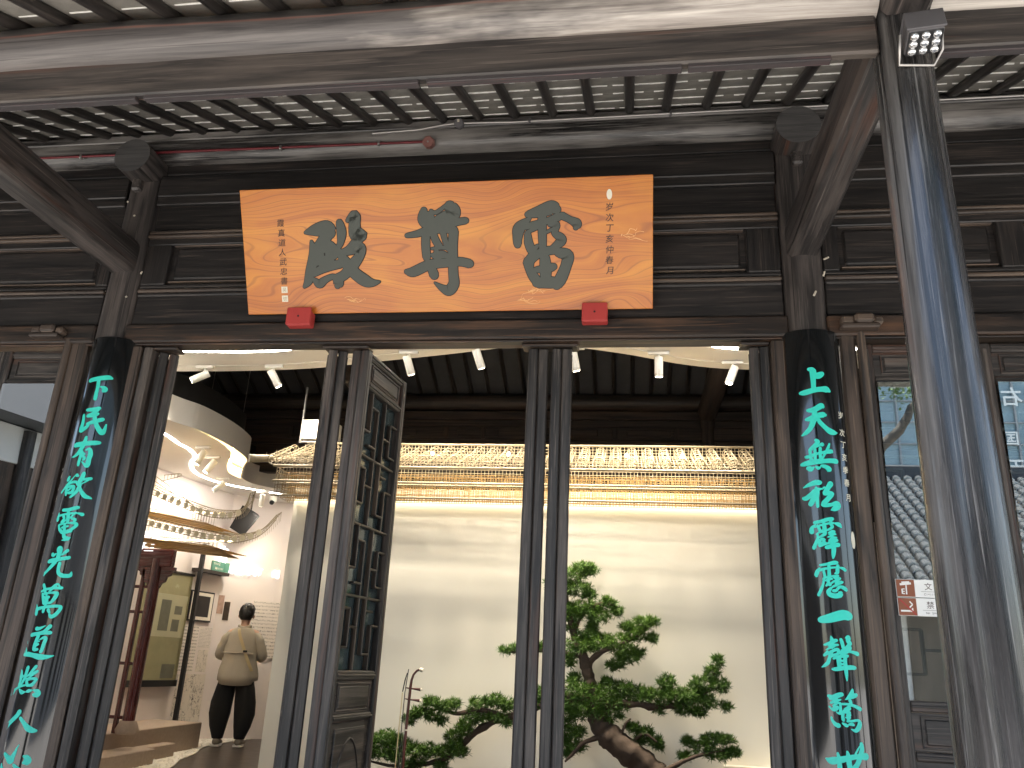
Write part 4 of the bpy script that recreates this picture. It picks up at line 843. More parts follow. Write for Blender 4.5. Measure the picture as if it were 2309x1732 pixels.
# paper sheet behind the other window
PS = thing('paper_sheet', 'white printed sheet taped inside the window left of the signed couplet', 'sheet', (-3.86, 0.035, 1.95))
part('sheet', MB().box(-3.99, -3.735, 0.032, 0.035, 1.885, 2.150, ch=0.0005), 'plate_white', PS)
# ================================================================== inside: ceilings and walls
def resample(pts, k=5): return [tuple(p) for p in smooth([list(p) for p in pts], k)]
edge = resample([(-6.6, 2.36), (-5.2, 2.39), (-4.2, 2.40), (-3.62, 2.40), (-2.88, 2.34), (-2.12, 2.16), (-1.55, 2.02), (-1.0, 1.87), (-0.72, 1.83), (-0.45, 1.87), (0.0, 2.05), (0.49, 2.30), (1.02, 2.42), (2.0, 2.40), (4.9, 2.40)])
mb = MB(); mb.prism([(-6.6, 0.14)] + [(x, y) for x, y in edge] + [(4.9, 0.14)], 3.90, 4.02)
CE = struct(mb.build('ceiling', 'ceiling_white'))
led = resample([(-6.0, 1.88), (-4.0, 1.89), (-3.23, 1.91), (-2.72, 1.83), (-2.0, 1.62), (-1.2, 1.38), (-0.6, 1.30), (0.0, 1.50), (0.54, 1.80), (0.95, 1.94), (2.2, 1.95), (4.0, 1.9)])
def ribbon(mb, pts, w_, z, mi=0, h=0.004):
    n = len(pts); v = []
    for i, p in enumerate(pts):
        a, b = pts[max(i - 1, 0)], pts[min(i + 1, n - 1)]; dx, dy = b[0] - a[0], b[1] - a[1]; d = math.hypot(dx, dy) or 1e-6
        nx, ny = -dy / d * w_ / 2, dx / d * w_ / 2
        v += [(p[0] + nx, p[1] + ny, z), (p[0] - nx, p[1] - ny, z), (p[0] - nx, p[1] - ny, z - h), (p[0] + nx, p[1] + ny, z - h)]
    f = []
    for i in range(n - 1):
        for k in range(4): f.append([4 * i + k, 4 * i + (k + 1) % 4, 4 * i + 4 + (k + 1) % 4, 4 * i + 4 + k])
    f += [[0, 3, 2, 1], [4 * n - 4, 4 * n - 3, 4 * n - 2, 4 * n - 1]]
    mb.add(v, f, None, mi)
mb = MB(); ribbon(mb, led, 0.030, 3.8995); mb.build('led_strip', 'led_white', CE)
mb = MB(); ribbon(mb, [(x, y - 0.13) for x, y in edge if -6.2 < x < 4.5], 0.045, 3.8990, h=0.006); mb.build('lamp_track', 'lamp_white', CE)
# lower ceiling of the left gallery with its light cove
cin = resample([(-4.75, 1.3), (-4.55, 2.0), (-4.36, 2.64), (-4.29, 2.90), (-4.25, 3.29), (-4.29, 3.65), (-4.38, 3.96), (-4.58, 4.31), (-4.77, 4.64), (-4.90, 5.03), (-4.80, 5.42), (-4.52, 5.92), (-4.15, 6.45), (-3.5, 7.0), (-2.6, 7.38)])
mb = MB(); mb.prism(cin + [(-6.9, 7.38), (-6.9, 1.3)], 3.50, 3.62)
CL = struct(mb.build('gallery_ceiling', 'ceiling_white'))
cout = resample([(-4.62, 1.3), (-4.47, 2.0), (-4.32, 2.61), (-4.22, 2.87), (-4.18, 3.14), (-4.17, 3.48), (-4.20, 3.82), (-4.27, 4.12), (-4.45, 4.42), (-4.66, 4.80), (-4.80, 5.10), (-4.80, 5.40), (-4.66, 5.65), (-4.36, 5.98), (-3.98, 6.42), (-3.42, 6.92), (-2.6, 7.25)])
def band(pts, z0, z1, th, mb):
    n = len(pts); v = []
    for i, p in enumerate(pts):
        a, b = pts[max(i - 1, 0)], pts[min(i + 1, n - 1)]; dx, dy = b[0] - a[0], b[1] - a[1]; d = math.hypot(dx, dy) or 1e-6
        nx, ny = dy / d * th, -dx / d * th
        v += [(p[0], p[1], z0), (p[0], p[1], z1), (p[0] + nx, p[1] + ny, z1), (p[0] + nx, p[1] + ny, z0)]
    f = []
    for i in range(n - 1):
        for k in range(4): f.append([4 * i + k, 4 * i + (k + 1) % 4, 4 * i + 4 + (k + 1) % 4, 4 * i + 4 + k])
    f += [[0, 1, 2, 3], [4 * n - 4, 4 * n - 1, 4 * n - 2, 4 * n - 3]]
    mb.add(v, f, None, 0, False); return mb
band(cout, 3.47, 3.72, 0.018, MB()).build('fascia', 'ceiling_white', CL)
band([(x - 0.10, y) for x, y in cout], 3.725, 3.98, 0.018, MB()).build('upper_fascia', 'dark_paint', CL)
mb = MB(); mb.prism([(x + 0.0, y) for x, y in cout] + [(-6.9, 7.25), (-6.9, 1.3)], 3.665, 3.71); mb.build('cove_lid', 'ceiling_white', CL)
mb = MB(); ribbon(mb, [(x + 0.012, y) for x, y in cin], 0.012, 3.605, h=0.03); mb.build('cove_led', 'led_cove', CL)
led2 = resample([(-4.70, 2.9), (-4.72, 3.25), (-4.77, 3.54), (-4.78, 3.78), (-4.88, 4.10), (-5.05, 4.34), (-5.22, 4.63), (-5.31, 4.86), (-5.36, 5.11), (-5.32, 5.48), (-5.10, 5.84), (-4.71, 6.25), (-4.2, 6.75), (-3.6, 7.1)])
mb = MB(); ribbon(mb, led2, 0.030, 3.4995); mb.build('led_strip', 'led_white', CL)
WP = [(-6.15, 1.3), (-5.70, 4.73), (-5.49, 6.32), (-4.95, 6.88), (-4.35, 7.40), (4.9, 7.40)]
for i, (a, b) in enumerate(zip(WP[:-1], WP[1:])):
    d = Vector((b[0] - a[0], b[1] - a[1])); n_ = Vector((-d.y, d.x)).normalized() * 0.10
    mb = MB(); mb.prism([a, b, (b[0] + n_.x, b[1] + n_.y), (a[0] + n_.x, a[1] + n_.y)], FL, 3.4995)
    struct(mb.build('wall_%s' % ('left', 'left_middle', 'corner', 'corner_rear', 'rear')[i], 'wall_pink'))
mb = MB(); mb.box(-7.2, -6.1, 1.18, 1.298, FL, 3.95, ch=.002); struct(mb.build('wall_return', 'wall_pink'))
for x, nm in ((-8.8, 'wall_side_left'), (6.6, 'wall_side_right')): mb = MB(); mb.box(x, x + 0.15, 0.2, 8.1, FL, 6.6, ch=.002); struct(mb.build(nm, 'dark_paint'))
mb = MB(); mb.box(-8.6, 6.6, 7.52, 7.6, FL, 5.2, ch=.002); struct(mb.build('wall_outer_rear', 'dark_paint'))
mb = MB(); mb.box(4.9, 5.0, 0.2, 7.4, FL, 3.9, ch=.002); struct(mb.build('wall_right', 'wall_pink'))
mb = MB(); mb.prism([(-8.6, 5.62), (6.6, 5.62), (6.6, 7.5), (-8.6, 7.5)], 3.75, 3.80); struct(mb.build('rear_ceiling', 'dark_paint'))
# path and gravel in the gallery
mb = MB(); path = resample([(-4.95, 7.3), (-4.98, 6.6), (-5.02, 6.0), (-4.96, 5.5), (-4.80, 5.1), (-4.70, 4.75), (-4.62, 4.4), (-4.42, 3.9), (-4.30, 3.4), (-4.1, 2.6), (-3.9, 1.4)])
mb.prism([(-6.9, 1.35)] + [(-6.9, 7.3)] + path, FL + 0.002, FL + 0.012); struct(mb.build('gravel_bed', 'gravel_white'))
mb = MB(); random.seed(3)
def inbed(x, y):
    xs = None
    for (a, b) in zip(path[:-1], path[1:]):
        if min(a[1], b[1]) <= y <= max(a[1], b[1]): xs = a[0] + (b[0] - a[0]) * ((y - a[1]) / ((b[1] - a[1]) or 1e-6))
    return xs is not None and x < xs - 0.012
for _ in range(5200):
    x, y = random.uniform(-5.9, -3.9), random.uniform(2.6, 7.2)
    if not inbed(x, y): continue
    r_ = random.uniform(0.010, 0.022); q = [(x + r_ * math.cos(a) * random.uniform(.7, 1.2), y + r_ * math.sin(a) * random.uniform(.7, 1.2)) for a in (0, 1.25, 2.5, 3.8, 5.0)]
    z = FL + 0.008; n = 5
    mb.add([(p[0], p[1], z) for p in q] + [(x, y, z + r_ * random.uniform(.6, 1.0))], [[i, (i + 1) % n, n] for i in range(n)])
gr = stuff(mb.build('gravel', 'gravel_white')); tag(gr, 'loose white gravel beside the brown gallery path', 'gravel')
# stone steps in front of the red pavilion
for (nm, lb, bx, rz) in (('stone_step', 'upper granite step below the dark red pavilion', (-5.62, -4.985, 2.7, 5.45, 0.34, 0.62), 0),
                         ('stone_step', 'lower granite step lying on the white gravel', (-4.983, -4.66, 2.7, 3.955, 0.34, 0.48), 0), ('stone_kerb', 'narrow granite kerb block running out onto the gravel', (-4.97, -4.82, 3.96, 4.62, 0.34, 0.47), 0)):
    T = MB().box(*bx, ch=0.008).build(nm, 'stone_step'); tag(T, lb, 'stone step' if 'step' in nm else 'kerb', 'granite steps in the gallery' if 'step' in nm else None)
# dark red timber pavilion at the left
RP = thing('red_pavilion', 'dark red carved timber pavilion front beside the glass display', 'pavilion', (-5.0, 3.6, 0.62))
part('column', MB().tube([(-4.86, 3.72, 0.74), (-4.86, 3.72, 2.30)], 0.058, 20), 'wood_red', RP)
part('column_base', MB().tube([(-4.86, 3.72, 0.62), (-4.86, 3.72, 0.66), (-4.86, 3.72, 0.74)], [0.10, 0.11, 0.075], 20), 'stone_step', RP)
part('beam', MB().box(-5.9, -4.69, 3.68, 3.76, 2.22, 2.40, ch=0.01), 'wood_red', RP)
for x in (-4.99, -5.10, -5.21, -5.32, -5.43, -5.54): part('lattice_post', MB().box(x - .022, x + .022, 3.70, 3.74, 0.62, 2.2, ax=2, ch=0.006), 'wood_red', RP)
for z in (0.75, 1.25, 1.75, 2.0): part('lattice_rail', MB().box(-5.6, -4.93, 3.705, 3.735, z, z + 0.03, ch=0.005), 'wood_red', RP)
for s in (-1, 1):
    m = MB(); o_ = -4.86 + s * 0.06
    prof = [(0, 0), (0.15, 0), (0.15, -0.035), (0.115, -0.05), (0.105, -0.085), (0.07, -0.10), (0.055, -0.15), (0.02, -0.165), (0.0, -0.21)]
    v = [(o_ + s * p[0], y, 2.218 + p[1]) for y in (3.70, 3.74) for p in prof]; n = len(prof)
    m.add(v, [list(range(n)), list(range(2 * n - 1, n - 1, -1))] + [[i, (i + 1) % n, n + (i + 1) % n, n + i] for i in range(n)]); part('carved_bracket', m, 'wood_red', RP)
# panels on the gallery walls
WA, WB_, WC = Vector((-5.70, 4.73)), Vector((-5.49, 6.32)), Vector((-4.95, 6.88))
def wallfn(A, B):
    t = (B - A).normalized(); n = Vector((t.y, -t.x))
    return lambda s, z, h: Vector((A.x + t.x * s + n.x * h, A.y + t.y * s + n.y * h, z))
w1, w2 = wallfn(WA, WB_), wallfn(WB_, WC)
def slab(mb, fn, s0, s1, z0, z1, h0, h1, mi=0):
    v = [fn(s, z, h) for h in (h0, h1) for (s, z) in ((s0, z0), (s1, z0), (s1, z1), (s0, z1))]
    g = [(u, q, 0) for _ in (0, 1) for (u, q) in ((0, 0), (1, 0), (1, 1), (0, 1))]
    mb.add(v, [[3, 2, 1, 0], [4, 5, 6, 7], [0, 1, 5, 4], [1, 2, 6, 5], [2, 3, 7, 6], [3, 0, 4, 7]], g, mi); return mb
D = thing('display_panel', 'olive tinted glass display panel with black foot rail on the gallery wall', 'display panel', tuple(w1(0.6, 1.0, 0.05)))
part('panel', slab(MB(), w1, 0.05, 0.93, 1.06, 2.30, 0.03, 0.06), 'panel_olive', D)
part('foot_rail', slab(MB(), w1, 0.03, 0.95, 0.985, 1.058, 0.02, 0.07), 'black_metal', D)
part('top_rail', slab(MB(), w1, 0.03, 0.95, 2.302, 2.33, 0.02, 0.07), 'black_metal', D)
for (a, b, c, d) in ((0.42, 0.60, 1.62, 1.98), (0.68, 0.82, 1.82, 1.92), (0.66, 0.80, 1.62, 1.76), (0.62, 0.86, 1.08, 1.24)): part('print', slab(MB(), w1, a, b, c, d, 0.0605, 0.0612), 'print_grey', D)
part('picture_sheet', slab(MB(), w1, 0.30, 0.90, 1.55, 2.05, 0.0602, 0.0604), 'panel_pale', D)
P_ = thing('steel_post', 'slim black steel post standing before the display panel', 'post', (-5.46, 5.70, FL))
part('upright', MB().box(-5.485, -5.435, 5.66, 5.71, FL + 0.01, 2.72, ax=2, ch=0.003), 'black_metal', P_)
part('foot', MB().box(-5.53, -5.39, 5.61, 5.76, FL + 0.002, FL + 0.012, ch=0.002), 'black_metal', P_)
F1 = thing('framed_picture', 'black square picture in white mount and dark frame on the gallery wall', 'picture', tuple(w1(1.25, 1.77, 0.02)))
part('frame', slab(MB(), w1, 1.01, 1.49, 1.765, 2.145, 0.001, 0.020), 'black_metal', F1); part('mount', slab(MB(), w1, 1.03, 1.47, 1.785, 2.125, 0.0202, 0.022), 'paper', F1); part('print', slab(MB(), w1, 1.09, 1.41, 1.825, 2.085, 0.0222, 0.023), 'picture_black', F1)
def onwall(nm, lb, cat, fn, s0, s1, z0, z1, mat, h=0.006, group=None):
    o = slab(MB(), fn, s0, s1, z0, z1, 0.001, h).build(nm, mat); return tag(o, lb, cat, group)
onwall('photo_print', 'small sepia figure print pinned right of the black square picture', 'print', w2, -0.045 + 0.05, 0.075 + 0.01, 1.89, 2.13, 'picture_sepia')
onwall('photo_print', 'narrow dark print with a pale figure beside the sepia print', 'print', w2, 0.095, 0.175, 1.81, 2.05, 'picture_dark')
onwall('text_panel', 'block of small printed Chinese text under the black square picture', 'text panel', w1, 1.0, 1.30, 1.15, 1.71, 'print_text', 0.003)
onwall('text_panel', 'short block of English text right of the Chinese text block', 'text panel', w1, 1.33, 1.58, 1.45, 1.70, 'print_text', 0.003)
onwall('line_drawing', 'brown line drawing of figures and clouds low on the gallery wall', 'drawing', w1, 1.02, 1.60, 0.40, 1.12, 'print_sketch', 0.003)
onwall('line_drawing', 'small ink sketch of a temple beside the text block', 'drawing', w1, 1.36, 1.57, 1.15, 1.42, 'print_sketch', 0.0032)
onwall('text_panel', 'pale acrylic board of printed text in front of the standing visitor', 'text panel', w2, 0.50, 0.90, 1.35, 2.10, 'print_text_wide', 0.02)
sh = slab(MB(), w1, 0.95, 1.60, 2.375, 2.415, 0.001, 0.12).build('picture_shelf', 'wood_inner'); tag(sh, 'dark narrow shelf above the black square picture', 'shelf')
# lit sign letters
SG = thing('led_letters', 'glowing white Chinese letters with green English plate on the gallery wall', 'sign', tuple(w2(0.1, 2.4, 0.05)))
part('green_plate', slab(MB(), w1, 1.33, 1.59, 2.43, 2.555, 0.004, 0.03), 'sign_green', SG)
part('green_plate', slab(MB(), w2, 0.01, 0.075, 2.43, 2.555, 0.004, 0.03), 'sign_green', SG)
for (txt, s0, z) in (('Young', 1.355, 2.520), ('Master', 1.405, 2.462)):
    for i, chh in enumerate(txt): m = MB(); put(m, chh, w1, s0 + 0.030 * i, z, 0.052, 0.032, 0.01); part('plate_letter', m, 'paper', SG)
for i, chh in enumerate('卓梁小天师'): m = MB(); put(m, chh, w2, 0.125 + 0.092 * i, 2.475, 0.118, 0.034, 0.03); part('letter', m, 'led_sign', SG)
m = MB(); put(m, '宫', w1, 1.52, 2.66, 0.22, 0.034, 0.03); part('letter', m, 'led_sign', SG)
m = MB(); put(m, '创', w2, 0.74, 2.475, 0.118, 0.034, 0.03); part('letter', m, 'led_sign', SG)
m = MB(); put(m, '雷', lambda x, y, h: Vector((x, 3.62, y)), -4.93, 2.47, 0.22, 0, 0.03); part('letter', m, 'led_sign', SG)
# loudspeaker and dome camera
S = thing('wall_speaker', 'black wedge loudspeaker hung below the gallery ceiling', 'speaker', (-5.24, 6.25, 3.1))
mt = Matrix.Translation((-5.24, 6.25, 3.13)) @ Euler((R(18), R(28), R(25))).to_matrix().to_4x4()
part('cabinet', MB().add([mt @ Vector(p) for p in ((-.11, -.10, -.17), (.11, -.10, -.17), (.14, -.10, .17), (-.14, -.10, .17), (-.06, .08, -.13), (.06, .08, -.13), (.08, .08, .15), (-.08, .08, .15))], [[0, 1, 2, 3], [5, 4, 7, 6], [1, 0, 4, 5], [3, 2, 6, 7], [0, 3, 7, 4], [2, 1, 5, 6]]), 'black_matte', S)
part('grille', MB().box(-.10, .10, -.108, -.101, -.155, .155, ch=.003, mat=mt), 'black_metal', S)
part('bracket', MB().tube([mt @ Vector((0, .06, .10)), (-5.2, 6.3, 3.5)], 0.012, 8), 'black_metal', S)
S = thing('dome_camera', 'white dome security camera with black lens under the gallery ceiling', 'camera', (-4.95, 6.40, 3.5))
part('base', MB().tube([(-4.95, 6.40, 3.499), (-4.95, 6.40, 3.45), (-4.95, 6.40, 3.42)], [0.055, 0.055, 0.04], 18), 'lamp_white', S)
part('lens', MB().tube([(-4.95, 6.385, 3.425), (-4.945, 6.355, 3.40)], [0.034, 0.03], 14), 'black_metal', S)
# projector box hung above the partition
S = thing('projector_box', 'white wall box with small sockets above the end of the bamboo roof', 'projector', (-3.0, 2.9, 3.30))
part('case', MB().box(-3.10, -2.78, 2.82, 3.05, 3.37, 3.56, ch=0.008), 'lamp_white', S)
part('socket_plate', MB().box(-3.075, -2.98, 2.814, 2.8195, 3.39, 3.535, ch=0.003), 'plate_white', S)
for z in (3.42, 3.445): part('socket', MB().box(-3.035, -3.005, 2.8105, 2.8138, z, z + .012, ch=.001), 'black_metal', S)
part('hanger', MB().box(-3.12, -3.105, 2.86, 2.88, 3.34, 3.90, ax=2, ch=.001).box(-2.775, -2.76, 2.86, 2.88, 3.34, 3.90, ax=2, ch=.001).box(-3.12, -2.76, 2.86, 2.88, 3.345, 3.36, ch=.001), 'steel', S)
for (x, y) in ((-4.88, 4.2), (-4.44, 4.2)):
    o = MB().cyl((x, y, 3.72), (x, y, 5.28), 0.004, n=6).build('hanger_rod', 'steel'); tag(o, 'thin steel hanger rod over the straight run of the cove' if x < -4.6 else 'thin steel hanger rod beside the projector box and the cove bend', 'hanger rod', 'ceiling hanger rods')
# track lights
def track_light(x, y, zc_, aim, lb, lit=0.0, tilt=35, grp='white track lights on the front ceiling'):
    T = thing('track_light', lb, 'track light', (x, y, zc_), grp)
    part('adapter', MB().box(x - 0.085, x + 0.085, y - 0.017, y + 0.017, zc_ - 0.034, zc_ - 0.007, ch=0.003), 'lamp_white', T)
    part('stem', MB().cyl((x, y, zc_ - 0.035), (x, y, zc_ - 0.085), 0.009, n=10), 'lamp_white', T)
    d = Vector((math.cos(aim) * math.sin(R(tilt)), math.sin(aim) * math.sin(R(tilt)), -math.cos(R(tilt))))
    p = Vector((x, y, zc_ - 0.10)) - d * 0.05; q = p + d * 0.165
    part('can', MB().tube([p, p + d * .004, q - d * .004, q], [0.030, 0.034, 0.034, 0.031], 20), 'lamp_white', T)
    part('lens', MB().tube([q + d * 0.0005, q + d * 0.002], [0.027, 0.024], 16), 'lens_lit' if lit else 'lamp_white', T)
    if lit:
        ld = bpy.data.lights.new('track_lamp', 'SPOT'); ld.energy = lit; ld.color = (1.0, 0.88, 0.70); ld.spot_size = R(125); ld.spot_blend = 1.0; ld.shadow_soft_size = 0.045
        lo = bpy.data.objects.new('track_lamp', ld); C.objects.link(lo); lo.parent = T; lo.location = q + d * 0.012 - Vector((x, y, zc_)); lo.rotation_euler = d.to_track_quat('-Z', 'Y').to_euler()
LP = 58.0
track_light(-3.85, 2.24, 3.9, R(-160), 'white track light with its lit face turned out to the left', LP, 58)
track_light(-3.18, 2.24, 3.9, R(40), 'white track light turned away over the gallery entrance', LP, 35)
track_light(-1.84, 1.92, 3.9, R(60), 'white track light beside the open lattice leaf', LP, 28)
track_light(-1.22, 1.78, 3.9, R(55), 'white track light at the middle of the ceiling wave', LP, 30)
track_light(-0.44, 1.84, 3.9, R(60), 'white track light half hidden behind the middle door pair', LP, 22)
track_light(0.24, 1.98, 3.9, R(90), 'white track light hanging nearly straight over the pine', LP, 12)
track_light(0.85, 2.20, 3.9, R(-150), 'white track light leaning left by the last door leaf', LP, 24)
for (x, y, a, tl, lb) in ((-4.53, 3.63, R(200), 22, 'white gallery track light nearest the cove bend'), (-4.64, 4.06, R(215), 30, 'lit white gallery track light over the pavilion eaves'), (-5.10, 5.19, R(190), 50, 'gallery track light shining on the framed picture wall'), (-4.92, 6.0, R(120), 20, 'gallery track light beside the dome camera')):
    track_light(x, y, 3.5, a, lb, LP * 0.32, tl, 'white track lights in the gallery')

# ================================================================== the white partition with its woven bamboo roof
PT_ = MB().box(-2.985, 1.75, 2.62, 2.80, FL, 2.86, ch=0.004).build('partition_wall', 'partition_white'); tag(PT_, 'plain cream partition wall behind the pine and the bowed fiddle', 'partition')
PL_ = MB().box(0.70, 1.75, 2.30, 2.618, FL, 0.80, ch=0.006).build('plinth', 'partition_white'); tag(PL_, 'low white plinth against the cream partition beside the pine', 'plinth')
BRF = thing('bamboo_roof', 'woven bamboo wire model roof with round tile rolls crowning the partition', 'model roof', (-0.6, 2.5, 2.72))
def rods(mb, x0, x1, z0, z1, Y, dx, dz, r=0.0026, mi=0, jit=0.003):
    x = x0
    while x <= x1: j = random.uniform(-jit, jit); mb.tube([(x + j, Y, z0), (x - j, Y, z1)], r, 4, cap=False, mi=mi); x += dx
    z = z0
    while z <= z1 + 1e-6: mb.tube([(x0, Y, z), (x1, Y, z + random.uniform(-.002, .002))], r, 4, cap=False, mi=mi); z += dz
X0, X1 = -3.02, 1.55
mb = MB(); rods(mb, X0, X1, 2.715, 2.955, 2.26, 0.030, 0.030); stuff(part('front_grid', mb, 'bamboo', BRF))
mb = MB(); rods(mb, X0 + .01, X1 - .01, 2.72, 2.94, 2.40, 0.024, 0.022, 0.0030, jit=.008); stuff(part('inner_grid', mb, 'bamboo_orange_lit', BRF))
mb = MB(); rods(mb, X0 + .012, X1 - .01, 2.72, 2.94, 2.52, 0.020, 0.020, 0.0030, jit=.008); stuff(part('rear_grid', mb, 'bamboo_orange_lit', BRF))
mb = MB(); rods(mb, -2.80, X1, 3.06, 3.26, 2.60, 0.030, 0.028); stuff(part('ridge_grid', mb, 'bamboo', BRF))
mb = MB()
for i in range(6): y = 2.16 + 0.075 * i; mb.tube([(X0 - .1, y, 2.985 + 0.035 * i), (X1, y, 2.985 + 0.035 * i)], 0.0022, 4, cap=False)
x = X0 - .1
while x < X1: mb.tube([(x, 2.14, 2.972), (x, 2.58, 3.17)], 0.0020, 4, cap=False); x += 0.0657
stuff(part('slope_grid', mb, 'bamboo', BRF))
for z, Y, r_ in ((2.712, 2.255, 0.009), (2.838, 2.25, 0.010), (2.848, 2.40, 0.007), (2.962, 2.22, 0.012), (3.265, 2.60, 0.009)): part('rail', MB().tube([(X0 - 0.02 if z < 3.2 else -2.80, Y, z), (X1, Y, z)], r_, 8), 'bamboo', BRF)
def roll_mesh():
    m = MB(); r0 = 0.042
    for i in range(6):
        y = 2.10 + 0.083 * i; z = 2.990 + 0.038 * i
        m.tube([(r0 * math.cos(a), y - 0.012 * math.sin(a), z + r0 * math.sin(a)) for a in [2 * math.pi * k / 14 for k in range(15)]], 0.0022 if i else 0.0042, 4, cap=False)
    for k in range(6):
        a = 2 * math.pi * k / 6; m.tube([(r0 * math.cos(a), 2.10, 2.99 + r0 * math.sin(a)), (r0 * math.cos(a), 2.516, 3.182 + r0 * math.sin(a))], 0.0017, 4, cap=False)
    m.tube([(0.022 * math.cos(a), 2.098, 2.99 + 0.022 * math.sin(a)) for a in [2 * math.pi * k / 10 for k in range(11)]], 0.002, 4, cap=False)
    m.tube([(-r0, 2.098, 2.99), (r0, 2.098, 2.99)], 0.002, 4, cap=False)
    return m.mesh('tile_roll', 'bamboo')
RLM = roll_mesh(); k = 0; x = X0 + 0.02
while x < X1: link('tile_roll', RLM, BRF, (x + 0.6 , -2.5, -2.72)); x += 0.1315
def drip_mesh():
    m = MB(); m.tube([(-.03, 2.11, 2.965), (0, 2.108, 2.938), (.03, 2.11, 2.965)], 0.0028, 4, cap=False); m.tube([(-.02, 2.11, 2.968), (0, 2.108, 2.952), (.02, 2.11, 2.968)], 0.0022, 4, cap=False); return m.mesh('drip_tile', 'bamboo')
DRM = drip_mesh(); x = X0 + 0.086
while x < X1: link('drip_tile', DRM, BRF, (x + 0.6, -2.5, -2.72)); x += 0.1315
part('led_strip', MB().box(X0 + .05, X1 - .05, 2.60, 2.615, 2.905, 2.925, ch=.001), 'led_soft', BRF)
part('led_strip', MB().box(X0 + .05, X1 - .05, 2.590, 2.604, 2.765, 2.772, ch=.001), 'led_wash', BRF)
part('added_led_shield', MB().box(X0 + .05, X1 - .05, 2.545, 2.549, 2.735, 2.80, ch=.001).box(X0 + .05, X1 - .05, 2.5495, 2.618, 2.796, 2.80, ch=.001), 'lamp_white', BRF)  # profile added to keep the strip's bright line out of view
for x in (-1.62, -0.98, 0.42, 1.02, -0.02): part('bulb', MB().tube([(x, 2.14, 3.052), (x, 2.14, 3.066), (x, 2.14, 3.080)], [0.006, 0.014, 0.006], 10), 'bulb', BRF)
# the hip end at the left of the model roof
mb = MB()
for i in range(7): z = 2.72 + 0.04 * i; mb.tube([(X0, 2.26, z), (X0 - 0.01, 2.62, z)], 0.0028, 4, cap=False)
for i in range(8): y = 2.26 + 0.05 * i; mb.tube([(X0, y, 2.715), (X0, y, 2.96)], 0.0028, 4, cap=False)
for i in range(8): mb.tube([(X0 - 0.13 + 0.004 * i, 2.10 + 0.06 * i, 2.995 + 0.012 * i), (-2.80, 2.55, 3.06 + 0.028 * i)], 0.003, 4, cap=False)
for i in range(7): f_ = i / 6; mb.tube([(X0 - 0.13 + 0.32 * f_, 2.10 + 0.45 * f_, 2.975 + 0.1 * f_), (X0 - 0.13 + 0.32 * f_, 2.10 + 0.45 * f_, 3.03 + 0.23 * f_)], 0.003, 4, cap=False)
stuff(part('hip_grid', mb, 'bamboo', BRF))
part('hip_roll', MB().tube([(X0 - 0.17, 2.06, 2.985), (X0 - 0.13, 2.09, 2.99), (X0 - 0.03, 2.2, 3.02)], [0.038, 0.034, 0.03], 14, sm=True), 'bamboo', BRF)

# ================================================================== double-eaved bamboo pavilion roof in the gallery
def eave_tier(label, top, low, y0, y1, orange):
    T = thing('bamboo_eave', label, 'model roof', (top[0][0] - 0.6, (y0 + y1) / 2, low[0][1]), 'double bamboo eaves over the red pavilion')
    tp = resample(top, 6); n = len(tp)
    zlo = lambda x: low[0][1] + (low[-1][1] - low[0][1]) * ((x - low[0][0]) / (low[-1][0] - low[0][0]))
    m = MB()
    for i in range(n):
        x, z = tp[i]; h = max(0.05, min(0.12, z - zlo(x)) if x < low[0][0] else 0.05)
        m.tube([(x, y0, z), (x, y0, z - h)], 0.0022, 4, cap=False); m.tube([(x, y0, z), (x, y0 + 0.10, z + 0.045)], 0.0022, 4, cap=False)
        m.tube([(x, y0 + 0.10, z + 0.045), (x, y0 + 0.10, z - h)], 0.0018, 4, cap=False)
    for dy, dz, r_ in ((0, 0, 0.0045), (0.10, 0.045, 0.0045), (0, -0.025, 0.002), (0, -0.05, 0.004), (0.05, 0.022, 0.002)): m.tube([(x, y0 + dy, z + dz) for x, z in tp], r_, 5, cap=False)
    stuff(part('eave_grid', m, 'bamboo', T))
    # soffit of rods coloured orange as if lit running back under the eave
    m = MB(); x = low[-1][0]
    while x < low[0][0] - 0.06: z = zlo(x); m.tube([(x, y0 + 0.02, z + 0.06), (x, y1, z + 0.01)], 0.0030, 4, cap=False); x += 0.017
    for i in range(12): y = y0 + (y1 - y0) * i / 11; m.tube([(low[-1][0], y, low[-1][1] + 0.05), (low[0][0], y, low[0][1] + 0.05)], 0.0032, 4, cap=False)
    for i in range(6): q = 0.02 * i; m.tube([(low[-1][0], y0 + 0.1, low[-1][1] - 0.0 + q), (low[0][0] - 0.03 * i, y0 + 0.1, low[0][1] + q)], 0.0030, 4, cap=False)
    stuff(part('soffit_grid', m, 'bamboo_orange_lit', T))
    part('led_strip', MB().box(low[-1][0], low[0][0] - 0.05, y0 + 0.35, y0 + 0.36, low[-1][1] + 0.06, low[-1][1] + 0.07, ch=.001), 'led_warm', T)
    # round tile ends along the front
    x = top[-1][0] + 0.03
    while x < top[2][0] + 0.08:
        z = min(tp, key=lambda p: abs(p[0] - x))[1]; part('tile_end', MB().tube([(x + 0.028 * math.cos(q), y0 - 0.012, z - 0.02 + 0.028 * math.sin(q)) for q in [2 * math.pi * k / 12 for k in range(13)]], 0.0042, 5, cap=False).tube([(x, y0 - 0.008, z - 0.02), (x, y0 - 0.004, z - 0.02)], [0.024, 0.024], 10), 'bamboo_clear', T); x += 0.082
    return T
eave_tier('lower bamboo model eave with upturned corner over the red pavilion', [(-3.44, 2.72), (-3.54, 2.60), (-3.65, 2.53), (-3.82, 2.49), (-3.98, 2.495), (-4.25, 2.53), (-4.52, 2.58), (-4.78, 2.63), (-5.1, 2.69)], [(-3.99, 2.33), (-5.1, 2.43)], 3.30, 3.90, 1)
